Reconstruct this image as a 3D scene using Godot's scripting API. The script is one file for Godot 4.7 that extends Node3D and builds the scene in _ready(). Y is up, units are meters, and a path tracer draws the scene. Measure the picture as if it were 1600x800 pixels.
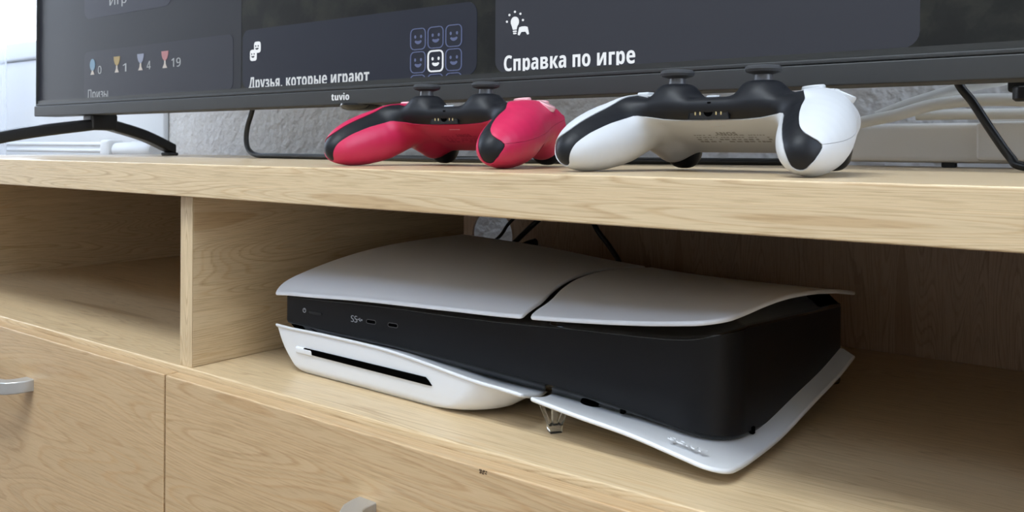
extends Node3D
# A TV cabinet with a television, two game controllers and a console in its open shelf.

const EXPO := 0.64
const SKY := 11.0
const LAMP := 8.2
var M := {}

# ---------------------------------------------------------------- mesh helpers
class G:
	var v := PackedVector3Array()   # three per triangle
	func tri(a: Vector3, b: Vector3, c: Vector3) -> void:
		v.append(a); v.append(b); v.append(c)
	func quad(a: Vector3, b: Vector3, c: Vector3, d: Vector3) -> void:
		tri(a, b, c); tri(a, c, d)
	func box(c: Vector3, s: Vector3) -> void:
		var h := s / 2
		var p := []
		for k in 8: p.append(c + Vector3(h.x if k & 1 else -h.x, h.y if k & 2 else -h.y, h.z if k & 4 else -h.z))
		quad(p[0], p[2], p[3], p[1]); quad(p[4], p[5], p[7], p[6]); quad(p[0], p[1], p[5], p[4])
		quad(p[2], p[6], p[7], p[3]); quad(p[0], p[4], p[6], p[2]); quad(p[1], p[3], p[7], p[5])
	# rounded box
	func rbox(c: Vector3, s: Vector3, r: float) -> void:
		var h := s / 2
		r = minf(r, minf(h.x, minf(h.y, h.z)))
		var ax := []
		for i in 3:
			var e: float = h[i]
			ax.append([-e, -e + r * 0.3, -e + r, e - r, e - r * 0.3, e])
		for d in 3:
			var a := (d + 1) % 3
			var b := (d + 2) % 3
			for sg in [-1.0, 1.0]:
				for i in 5:
					for j in 5:
						var q := []
						for k in [[0, 0], [1, 0], [1, 1], [0, 1]]:
							var p := Vector3()
							p[d] = h[d] * sg
							p[a] = ax[a][i + k[0]]
							p[b] = ax[b][j + k[1]]
							var inn := Vector3(clampf(p.x, -h.x + r, h.x - r), clampf(p.y, -h.y + r, h.y - r), clampf(p.z, -h.z + r, h.z - r))
							q.append(c + inn + (p - inn).normalized() * r)
						if sg > 0: quad(q[0], q[1], q[2], q[3])
						else: quad(q[0], q[3], q[2], q[1])
	# rings of equal length joined into a skin
	func loft(rings: Array, closed := true, cap0 := true, cap1 := true) -> void:
		for k in rings.size() - 1:
			var A: PackedVector3Array = rings[k]
			var B: PackedVector3Array = rings[k + 1]
			var n := A.size()
			for i in (n if closed else n - 1):
				var j := (i + 1) % n
				quad(A[i], A[j], B[j], B[i])
		if cap0: fan(rings[0], true)
		if cap1: fan(rings[-1], false)
	func fan(R: PackedVector3Array, flip: bool) -> void:
		var c := Vector3()
		for p in R: c += p
		c /= R.size()
		for i in R.size():
			var j := (i + 1) % R.size()
			if flip: tri(c, R[j], R[i])
			else: tri(c, R[i], R[j])
	func lathe(o: Vector3, prof: Array, n := 32) -> void:   # prof of Vector2(radius, height)
		var rings := []
		for p in prof:
			var R := PackedVector3Array()
			for i in n:
				var t := -TAU * i / n
				R.append(o + Vector3(p.x * cos(t), p.y, p.x * sin(t)))
			rings.append(R)
		loft(rings)
	func tube(pts: PackedVector3Array, r: float, n := 12, flat := 1.0) -> void:
		var rings := []
		var up := Vector3(0.31, 0.9, 0.2).normalized()
		for i in pts.size():
			var d := (pts[mini(i + 1, pts.size() - 1)] - pts[maxi(i - 1, 0)]).normalized()
			var x := up.cross(d).normalized()
			up = d.cross(x).normalized()
			var R := PackedVector3Array()
			for k in n:
				var t := TAU * k / n
				R.append(pts[i] + x * cos(t) * r + up * sin(t) * r * flat)
			rings.append(R)
		loft(rings)
	# extruded outline in the plane z = 0, from z0 to z1
	func prism(poly: PackedVector2Array, z0: float, z1: float) -> void:
		var idx := Geometry2D.triangulate_polygon(poly)
		for k in range(0, idx.size(), 3):
			var a := poly[idx[k]]; var b := poly[idx[k + 1]]; var c := poly[idx[k + 2]]
			if (b - a).cross(c - a) < 0:
				var t := b; b = c; c = t
			tri(Vector3(a.x, a.y, z1), Vector3(b.x, b.y, z1), Vector3(c.x, c.y, z1))
			tri(Vector3(a.x, a.y, z0), Vector3(c.x, c.y, z0), Vector3(b.x, b.y, z0))
		var ccw := not Geometry2D.is_polygon_clockwise(poly)
		for i in poly.size():
			var p := poly[i]; var q := poly[(i + 1) % poly.size()]
			if not ccw:
				var t := p; p = q; q = t
			quad(Vector3(p.x, p.y, z0), Vector3(q.x, q.y, z0), Vector3(q.x, q.y, z1), Vector3(p.x, p.y, z1))
	func frame2(outer: PackedVector2Array, inner: PackedVector2Array, z0: float, z1: float) -> void:
		var n := outer.size()
		for i in n:
			var j := (i + 1) % n
			var o1 := outer[i]; var o2 := outer[j]; var i1 := inner[i]; var i2 := inner[j]
			quad(Vector3(o1.x, o1.y, z1), Vector3(o2.x, o2.y, z1), Vector3(i2.x, i2.y, z1), Vector3(i1.x, i1.y, z1))
			quad(Vector3(o1.x, o1.y, z0), Vector3(i1.x, i1.y, z0), Vector3(i2.x, i2.y, z0), Vector3(o2.x, o2.y, z0))
			quad(Vector3(o1.x, o1.y, z0), Vector3(o2.x, o2.y, z0), Vector3(o2.x, o2.y, z1), Vector3(o1.x, o1.y, z1))
			quad(Vector3(i1.x, i1.y, z1), Vector3(i2.x, i2.y, z1), Vector3(i2.x, i2.y, z0), Vector3(i1.x, i1.y, z0))
	func xform(t: Transform3D) -> void:
		for i in v.size(): v[i] = t * v[i]
	func mesh(crease := 38.0) -> ArrayMesh:
		var nt := v.size() / 3
		var vol := 0.0
		var c0 := v[0]
		for k in nt: vol += (v[3 * k] - c0).dot((v[3 * k + 1] - c0).cross(v[3 * k + 2] - c0))
		var flip := vol < 0.0
		var fn := PackedVector3Array(); fn.resize(nt)
		var at := {}
		var keys := []
		keys.resize(v.size())
		for k in nt:
			var cr := (v[3 * k + 1] - v[3 * k]).cross(v[3 * k + 2] - v[3 * k])
			fn[k] = -cr if flip else cr
			for m in 3:
				var key := Vector3i((v[3 * k + m] * 50000.0).round())
				keys[3 * k + m] = key
				if at.has(key): at[key].append(k)
				else: at[key] = [k]
		var lim := cos(deg_to_rad(crease))
		var vv := PackedVector3Array(); vv.resize(v.size())
		var nn := PackedVector3Array(); nn.resize(v.size())
		for k in nt:
			var own := fn[k].normalized()
			for m in 3:
				var s := Vector3()
				for f in at[keys[3 * k + m]]:
					if fn[f].normalized().dot(own) > lim: s += fn[f]
				var o: int = 3 * k + (m if flip else [0, 2, 1][m])
				vv[o] = v[3 * k + m]
				nn[o] = s.normalized() if s.length_squared() > 0 else own
		return arr(vv, nn)
	static func arr(vv: PackedVector3Array, nn: PackedVector3Array, ii = null) -> ArrayMesh:
		var a := []
		a.resize(Mesh.ARRAY_MAX)
		a[Mesh.ARRAY_VERTEX] = vv
		a[Mesh.ARRAY_NORMAL] = nn
		if ii != null: a[Mesh.ARRAY_INDEX] = ii
		var me := ArrayMesh.new()
		me.add_surface_from_arrays(Mesh.PRIMITIVE_TRIANGLES, a)
		return me

func put(called: String, me: Mesh, m: Material, parent: Node = null, at := Vector3.ZERO) -> MeshInstance3D:
	var o := MeshInstance3D.new()
	o.name = called
	o.mesh = me
	o.material_override = m
	o.position = at
	o.cast_shadow = GeometryInstance3D.SHADOW_CASTING_SETTING_ON
	(parent if parent else self).add_child(o, true)
	return o

func thing(called: String, label: String, category: String, at := Vector3.ZERO, group := "") -> Node3D:
	var o := Node3D.new()
	o.name = called
	o.position = at
	add_child(o, true)
	tag(o, label, category, group)
	return o

func tag(o: Node, label: String, category: String, group := "") -> void:
	o.set_meta("label", label)
	o.set_meta("category", category)
	if group: o.set_meta("group", group)

func struct(o: Node, label: String, category: String) -> void:
	tag(o, label, category)
	o.set_meta("kind", "structure")

func one(f: Callable) -> ArrayMesh:
	var g := G.new()
	f.call(g)
	return g.mesh()

func boxm(s: Vector3, r := 0.0, c := Vector3.ZERO) -> ArrayMesh:
	var g := G.new()
	if r > 0: g.rbox(c, s, r)
	else: g.box(c, s)
	return g.mesh()

# a board between two corners
func board(called: String, a: Vector3, b: Vector3, m: Material, parent: Node = null, r := 0.0008) -> MeshInstance3D:
	return put(called, boxm((b - a).abs(), r), m, parent, (a + b) / 2 - (Vector3.ZERO if parent == null else (parent as Node3D).position))

func curve(pts: Array, n := 8) -> PackedVector3Array:   # Catmull-Rom through the points
	var out := PackedVector3Array()
	for i in pts.size() - 1:
		var p0: Vector3 = pts[maxi(i - 1, 0)]; var p1: Vector3 = pts[i]
		var p2: Vector3 = pts[i + 1]; var p3: Vector3 = pts[mini(i + 2, pts.size() - 1)]
		for k in n: out.append(p1.cubic_interpolate(p2, p0, p3, float(k) / n))
	out.append(pts[-1])
	return out

func tab(t: Array, x: float) -> float:   # smooth look-up in [x, y, x, y, ...]
	var n := t.size() / 2
	if x <= t[0]: return t[1]
	if x >= t[2 * n - 2]: return t[2 * n - 1]
	var i := 0
	while t[2 * i + 2] < x: i += 1
	var x1: float = t[2 * i]; var x2: float = t[2 * i + 2]
	var y1: float = t[2 * i + 1]; var y2: float = t[2 * i + 3]
	var s: float = (y2 - y1) / (x2 - x1)
	var m1 := s; var m2 := s
	if i > 0: m1 = 0.5 * (s + (y1 - t[2 * i - 1]) / (x1 - t[2 * i - 2]))
	if i < n - 2: m2 = 0.5 * (s + (t[2 * i + 5] - y2) / (t[2 * i + 4] - x2))
	var u: float = (x - x1) / (x2 - x1); var h := x2 - x1
	return (2 * u * u * u - 3 * u * u + 1) * y1 + (u * u * u - 2 * u * u + u) * h * m1 + (3 * u * u - 2 * u * u * u) * y2 + (u * u * u - u * u) * h * m2

func rrect(w: float, h: float, r: float, n := 5, c := Vector2.ZERO) -> PackedVector2Array:
	var out := PackedVector2Array()
	for k in 4:
		var s: Vector2 = [Vector2(1, 1), Vector2(-1, 1), Vector2(-1, -1), Vector2(1, -1)][k]
		for i in n + 1:
			var t := PI / 2 * (k + float(i) / n)
			out.append(c + Vector2(s.x * (w / 2 - r), s.y * (h / 2 - r)) + Vector2(cos(t), sin(t)) * r)
	return out

func disc(r: float, c := Vector2.ZERO, n := 20, sx := 1.0) -> PackedVector2Array:
	var out := PackedVector2Array()
	for i in n: out.append(c + Vector2(cos(TAU * i / n) * r * sx, sin(TAU * i / n) * r))
	return out

func mat(c: Color, rough := 0.5, metal := 0.0, spec := 0.5) -> StandardMaterial3D:
	var m := StandardMaterial3D.new()
	m.albedo_color = c
	m.roughness = rough
	m.metallic = metal
	m.metallic_specular = spec
	return m

func glow(c: Color, k := 1.0) -> StandardMaterial3D:   # a lit patch of the television picture
	var m := mat(Color(0.02, 0.02, 0.022), 0.3, 0.0, 0.35)
	m.emission_enabled = true
	m.emission = c
	m.emission_energy_multiplier = k / EXPO
	return m

func noise_tex(freq: float, oct: int, sd: int, ramp: Gradient, size := 512, warp := 0.0) -> NoiseTexture2D:
	var f := FastNoiseLite.new()
	f.seed = sd
	f.frequency = freq
	f.fractal_octaves = oct
	f.noise_type = FastNoiseLite.TYPE_SIMPLEX_SMOOTH
	if warp > 0:
		f.domain_warp_enabled = true
		f.domain_warp_amplitude = warp
		f.domain_warp_frequency = freq * 2
	var t := NoiseTexture2D.new()
	t.width = size; t.height = size
	t.seamless = true
	t.seamless_blend_skirt = 0.3
	t.noise = f
	t.color_ramp = ramp
	return t

func ramp(pts: Array) -> Gradient:   # [offset, colour, ...]
	var g := Gradient.new()
	var o := PackedFloat32Array(); var c := PackedColorArray()
	for i in range(0, pts.size(), 2):
		o.append(pts[i]); c.append(pts[i + 1])
	g.offsets = o; g.colors = c
	return g

func wood(scale: Vector3, fine: Vector3, sd: int, tone: Color, rough := 0.42, deep := 1.0) -> StandardMaterial3D:
	var m := mat(tone, rough)
	var pts := []
	var rng := RandomNumberGenerator.new()
	rng.seed = sd
	var n := 17
	for i in n:
		var a := 0.12 + 0.76 * i / n
		var d := 1.0 - deep * rng.randf_range(0.07, 0.19)
		var lt := rng.randf_range(0.965, 1.0)
		pts += [a, Color(lt, lt * 0.995, lt * 0.985), a + 0.76 / n * 0.62, Color(lt * 0.985, lt * 0.975, lt * 0.955), a + 0.76 / n * 0.86, Color(d, d * 0.955, d * 0.90)]
	m.albedo_texture = noise_tex(0.0040, 2, sd, ramp(pts), 1024, 0.0)
	m.uv1_triplanar = true
	m.uv1_world_triplanar = true
	m.uv1_scale = scale
	m.uv1_triplanar_sharpness = 8.0
	m.detail_enabled = true
	m.detail_blend_mode = BaseMaterial3D.BLEND_MODE_MUL
	m.detail_albedo = M.pores
	m.detail_uv_layer = BaseMaterial3D.DETAIL_UV_2
	m.uv2_triplanar = true
	m.uv2_world_triplanar = true
	m.uv2_scale = fine
	m.uv2_triplanar_sharpness = 8.0
	return m

func text(called: String, s: String, m: Material, parent: Node, x0: float, base: float, cap: float, width: float, z: float, bold := true, depth := 0.0002) -> MeshInstance3D:
	var f := SystemFont.new()
	f.font_names = PackedStringArray(["Droid Sans"])
	f.font_weight = 700 if bold else 400
	var t := TextMesh.new()
	t.font = f
	t.text = s
	t.font_size = 64
	t.pixel_size = cap / 0.714 / 64.0
	t.depth = depth
	t.curve_step = 1.0
	t.horizontal_alignment = HORIZONTAL_ALIGNMENT_LEFT
	t.vertical_alignment = VERTICAL_ALIGNMENT_BOTTOM
	var bb := t.get_aabb()
	var o := put(called, t, m, parent)
	var sx := width / bb.size.x if width > 0 else 1.0
	# the lowest point of the letters is a descender where the word has one
	var desc := 0.0
	for ch in "рудцщ,Ру":
		if s.contains(ch): desc = cap / 0.714 * 0.24
	o.scale = Vector3(sx, 1, 1)
	o.position = Vector3(x0 - bb.position.x * sx, base - desc - bb.position.y, z)
	return o

# ---------------------------------------------------------------- scene
func _ready() -> void:
	set_camera()
	set_light()
	materials()
	room()
	cabinet()
	television()
	console()
	controllers()
	small_things()

func set_camera() -> void:
	var psi := atan2(1020.0, 1347.0)
	var c := Camera3D.new()
	c.name = "camera"
	var fwd := Vector3(-sin(psi), 0, -cos(psi))
	var rt := Vector3(cos(psi), 0, -sin(psi))
	var r := 0.0055
	var right := rt * cos(r) + Vector3.UP * sin(r)
	var up := -rt * sin(r) + Vector3.UP * cos(r)
	c.transform = Transform3D(Basis(right, up, -fwd), Vector3(0, 0.6329, 0.36))
	c.projection = Camera3D.PROJECTION_FRUSTUM
	c.keep_aspect = Camera3D.KEEP_HEIGHT
	c.near = 0.05
	c.far = 60.0
	c.size = 800.0 / 1347.0 * 0.05
	c.frustum_offset = Vector2(0, -(400.0 - 231.3) / 1347.0 * 0.05)
	var lens := CameraAttributesPhysical.new()
	lens.frustum_focal_length = 35.0
	lens.frustum_focus_distance = 0.52
	lens.frustum_near = 0.05
	lens.frustum_far = 60.0
	lens.exposure_aperture = 38.0
	c.attributes = lens
	c.projection = Camera3D.PROJECTION_FRUSTUM
	c.near = 0.05
	c.far = 60.0
	c.size = 800.0 / 1347.0 * 0.05
	c.frustum_offset = Vector2(0, -(400.0 - 231.3) / 1347.0 * 0.05)
	c.current = true
	add_child(c)

func set_light() -> void:
	var e := Environment.new()
	e.background_mode = Environment.BG_SKY
	var s := ProceduralSkyMaterial.new()
	s.sky_top_color = Color(0.80, 0.88, 1.0)
	s.sky_horizon_color = Color(0.96, 0.98, 1.0)
	s.ground_bottom_color = Color(0.42, 0.42, 0.40)
	s.ground_horizon_color = Color(0.70, 0.72, 0.72)
	s.sky_curve = 0.15
	var sky := Sky.new()
	sky.sky_material = s
	e.sky = sky
	e.background_energy_multiplier = SKY
	e.tonemap_mode = Environment.TONE_MAPPER_LINEAR
	e.tonemap_exposure = EXPO
	e.sdfgi_enabled = true
	e.ssao_enabled = true
	e.ssil_enabled = true
	var w := WorldEnvironment.new()
	w.name = "environment"
	w.environment = e
	add_child(w)

func materials() -> void:
	M.pores = noise_tex(0.02, 3, 77, ramp([0.25, Color(0.93, 0.92, 0.90), 0.5, Color(1, 1, 1), 0.8, Color(0.975, 0.97, 0.96)]), 512)
	var tone := Color(0.84, 0.752, 0.615)
	M.wood_front = wood(Vector3(0.33, 8.0, 8.0), Vector3(2.0, 50.0, 50.0), 5, tone, 0.28, 0.8)
	M.wood_drawer = wood(Vector3(0.36, 3.0, 3.0), Vector3(2.0, 50.0, 50.0), 12, Color(0.785, 0.675, 0.53), 0.32, 0.6)
	M.wood_shelf = wood(Vector3(0.3, 6.0, 6.0), Vector3(1.8, 50.0, 50.0), 23, tone, 0.3, 0.8)
	M.wood_side = wood(Vector3(6.0, 5.0, 0.5), Vector3(50.0, 50.0, 2.0), 31, tone, 0.42, 0.7)
	M.wood_edge = wood(Vector3(6.0, 0.5, 6.0), Vector3(50.0, 2.0, 50.0), 37, tone, 0.42)
	M.back = wood(Vector3(5.0, 0.5, 5.0), Vector3(50.0, 2.0, 50.0), 41, Color(0.68, 0.57, 0.47), 0.5)
	M.white = mat(Color(0.75, 0.758, 0.768), 0.45)
	M.red = mat(Color(0.74, 0.12, 0.295), 0.40)
	M.black = mat(Color(0.088, 0.093, 0.108), 0.45, 0.0, 0.33)
	M.rubber = mat(Color(0.19, 0.195, 0.205), 0.8)
	M.gloss = mat(Color(0.02, 0.02, 0.023), 0.07, 0.0, 0.5)
	M.gold = mat(Color(0.86, 0.78, 0.58), 0.35, 0.9)
	M.steel = mat(Color(0.74, 0.74, 0.73), 0.42, 0.75)
	M.plate = mat(Color(0.87, 0.88, 0.895), 0.40)
	M.body = mat(Color(0.060, 0.064, 0.078), 0.42, 0.0, 0.36)
	M.hole = mat(Color(0.008, 0.008, 0.008), 0.9, 0.0, 0.1)
	M.tv = mat(Color(0.125, 0.128, 0.130), 0.5)
	M.tvdark = mat(Color(0.06, 0.06, 0.06), 0.4)
	M.cable = mat(Color(0.05, 0.05, 0.052), 0.38)
	M.wcable = mat(Color(0.92, 0.92, 0.90), 0.45)
	M.strip = mat(Color(0.94, 0.93, 0.91), 0.5)
	M.wall = mat(Color(0.92, 0.915, 0.905), 0.9)
	var bump := noise_tex(0.03, 4, 3, ramp([0.0, Color.BLACK, 1.0, Color.WHITE]), 512)
	M.wall.heightmap_enabled = true
	M.wall.heightmap_texture = bump
	M.wall.heightmap_scale = 0.25
	M.wall.uv1_triplanar = true
	M.wall.uv1_world_triplanar = true
	M.wall.uv1_scale = Vector3(3, 3, 3)
	M.paint = mat(Color(0.83, 0.84, 0.85), 0.5)
	M.ceil = mat(Color(0.92, 0.92, 0.91), 0.9)
	M.floor = wood(Vector3(0.7, 3.0, 3.0), Vector3(2.0, 40.0, 40.0), 53, Color(0.42, 0.33, 0.25), 0.4)
	M.glass = mat(Color(1, 1, 1, 0.05), 0.02)
	M.glass.transparency = BaseMaterial3D.TRANSPARENCY_ALPHA
	M.clear = mat(Color(0.97, 0.98, 0.98, 0.03), 0.05)
	M.clear.refraction_enabled = true
	M.clear.refraction_scale = 0.05
	M.sheer = mat(Color(0.92, 0.95, 1.0, 0.45), 0.9)
	M.sheer.transparency = BaseMaterial3D.TRANSPARENCY_ALPHA
	M.sheer.backlight_enabled = true
	M.sheer.backlight = Color(0.8, 0.8, 0.8)

# the room: window beside the television; openings in the other walls added for light
func room() -> void:
	var X0 := -2.95; var X1 := 1.25; var ZB := -0.47; var ZF := 1.75; var H := 2.55
	struct(put("floor", boxm(Vector3(X1 - X0 + 0.4, 0.1, ZF - ZB + 0.4)), M.floor, null, Vector3((X0 + X1) / 2, -0.05, (ZF + ZB) / 2)), "brown wooden floor under the cabinet", "floor")
	struct(put("ceiling", boxm(Vector3(X1 - X0 + 0.4, 0.1, ZF - ZB + 0.4)), M.ceil, null, Vector3((X0 + X1) / 2, H + 0.05, (ZF + ZB) / 2)), "white ceiling of the living room", "ceiling")
	var lg := G.new()
	for r in [[ZB, -0.455, 0.0, H], [0.38, ZF, 0.0, H], [-0.455, 0.38, 0.0, 0.05], [-0.455, 0.38, 2.45, H]]:  # leaves an unseen opening, added to brighten the wall behind the television
		lg.box(Vector3(X0 - 0.1, (r[2] + r[3]) / 2, (r[0] + r[1]) / 2), Vector3(0.2, r[3] - r[2], r[1] - r[0]))
	struct(put("wall_left", lg.mesh(), M.wall), "pale wall on the left of the room", "wall")
	lg = G.new()
	for r in [[ZB, -0.455, 0.0, H], [0.3, ZF, 0.0, H], [-0.455, 0.3, 0.0, 0.5], [-0.455, 0.3, 2.45, H]]:  # unseen opening here too, added to light the back wall and power strip
		lg.box(Vector3(X1 + 0.1, (r[2] + r[3]) / 2, (r[0] + r[1]) / 2), Vector3(0.2, r[3] - r[2], r[1] - r[0]))
	struct(put("wall_right", lg.mesh(), M.wall), "pale wall on the right of the room", "wall")
	# ceiling lamp above the place in front of the cabinet
	var lamp := thing("ceiling_lamp", "flat white ceiling lamp panel above the front of the cabinet", "lamp", Vector3(-0.35, H, 1.0))
	put("lamp_frame", boxm(Vector3(1.26, 0.03, 0.66), 0.006, Vector3(0, -0.015, 0)), M.paint, lamp)
	var lm := mat(Color(0.95, 0.95, 0.95), 0.6)
	lm.emission_enabled = true
	lm.emission = Color(0.97, 0.985, 1.0)
	lm.emission_energy_multiplier = 1.5
	put("lamp_diffuser", boxm(Vector3(1.2, 0.006, 0.6), 0.001, Vector3(0, -0.033, 0)), lm, lamp)
	var al := AreaLight3D.new()
	al.name = "lamp_light"
	al.area_size = Vector2(1.2, 0.6)
	al.light_color = Color(0.93, 0.97, 1.0)
	al.light_energy = LAMP
	al.set("area_range", 12.0)
	al.shadow_enabled = true
	al.rotation.x = -PI / 2
	al.position = Vector3(0, -0.042, 0)
	lamp.add_child(al)
	# back wall with the window opening
	var wx0 := -2.75; var wx1 := -1.42; var wy0 := 0.848; var wy1 := 2.2
	var g := G.new()
	for r in [[X0 - 0.2, wx0, 0.0, H], [wx1, X1 + 0.2, 0.0, H], [wx0, wx1, 0.0, wy0 - 0.038], [wx0, wx1, wy1, H]]:
		g.box(Vector3((r[0] + r[1]) / 2, (r[2] + r[3]) / 2, ZB - 0.15), Vector3(r[1] - r[0], r[3] - r[2], 0.3))
	struct(put("wall_back", g.mesh(), M.wall), "grey textured wallpaper wall behind the television", "wall")
	# front wall behind the camera, its unseen window added for frontal light
	var fx0 := -2.8; var fx1 := 0.5; var fy0 := 1.85; var fy1 := 2.48
	g = G.new()
	for r in [[X0 - 0.2, fx0, 0.0, H], [fx1, X1 + 0.2, 0.0, H], [fx0, fx1, 0.0, fy0], [fx0, fx1, fy1, H]]:
		g.box(Vector3((r[0] + r[1]) / 2, (r[2] + r[3]) / 2, ZF + 0.1), Vector3(r[1] - r[0], r[3] - r[2], 0.2))
	struct(put("wall_front", g.mesh(), mat(Color(0.80, 0.79, 0.77), 0.9)), "pale wall opposite the cabinet with a wide opening added for light", "wall")
	# window beside the television
	var w := Node3D.new()
	w.name = "window_1"
	add_child(w)
	struct(w, "bright white framed window behind the left end of the television", "window")
	g = G.new()
	var zc := ZB - 0.16
	for r in [[wx0, wx1, wy0, wy0 + 0.01], [wx0, wx1, wy1 - 0.05, wy1], [wx0, wx0 + 0.05, wy0, wy1], [wx1 - 0.05, wx1, wy0, wy1]]:
		g.rbox(Vector3((r[0] + r[1]) / 2, (r[2] + r[3]) / 2, zc), Vector3(r[1] - r[0], r[3] - r[2], 0.06), 0.004)
	put("window_frame", g.mesh(), M.paint, w)
	put("pane", boxm(Vector3(wx1 - wx0 - 0.02, wy1 - wy0 - 0.02, 0.006)), M.glass, w, Vector3((wx0 + wx1) / 2, (wy0 + wy1) / 2, zc))
	struct(put("window_sill", boxm(Vector3(1.55, 0.038, 0.24), 0.006), M.paint, null, Vector3(-2.05, wy0 - 0.019, ZB - 0.10)), "white window sill at the left behind the television", "sill")
	# radiator below the sill
	var rad := thing("radiator", "white flat radiator under the window behind the television", "radiator", Vector3(-2.05, 0.28, -0.4640))
	put("panel", boxm(Vector3(1.36, 0.530, 0.010), 0.004, Vector3(0, 0.265, 0)), M.paint, rad)
	# pipes and thermostat
	for k in 2:
		var y: float = [0.6358, 0.6245][k]
		g = G.new()
		g.tube(PackedVector3Array([Vector3(-2.6, y, -0.415), Vector3(-1.9, y, -0.415), Vector3(-1.475, y, -0.415)]), 0.0042, 12)
		tag(put("heating_pipe", g.mesh(), M.paint), ["upper white heating pipe running along the wall behind the left television foot", "lower white heating pipe running along the wall just above the tabletop"][k], "pipe", "heating pipes")
	var th := thing("radiator_valve", "white radiator valve with ribbed knob behind the left television foot", "valve", Vector3(-1.46, 0.629, -0.415))
	g = G.new()
	g.rbox(Vector3.ZERO, Vector3(0.03, 0.03, 0.03), 0.006)
	put("valve_body", g.mesh(), M.paint, th)
	g = G.new()
	g.lathe(Vector3.ZERO, [Vector2(0.008, 0.0), Vector2(0.0125, 0.004), Vector2(0.0135, 0.05), Vector2(0.015, 0.056), Vector2(0.015, 0.115), Vector2(0.012, 0.122), Vector2(0.0, 0.122)])
	g.xform(Transform3D(Basis(Vector3(0, 0, 1), -PI / 2), Vector3(0.018, -0.003, 0)))
	put("knob", g.mesh(), M.paint, th)
	# sheer curtain
	g = G.new()
	var a := PackedVector3Array(); var b := PackedVector3Array()
	for i in 81:
		var x := -2.9 + 1.105 * i / 80.0
		var z := -0.375 + 0.012 * sin(i * 1.1) + 0.006 * sin(i * 0.37)
		a.append(Vector3(x, 0.02, z)); b.append(Vector3(x, 2.45, z * 0.4 - 0.225))
	g.loft([a, b], false, false, false)
	tag(put("curtain", g.mesh(), M.sheer), "sheer white curtain hanging at the window on the far left", "curtain")

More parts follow.
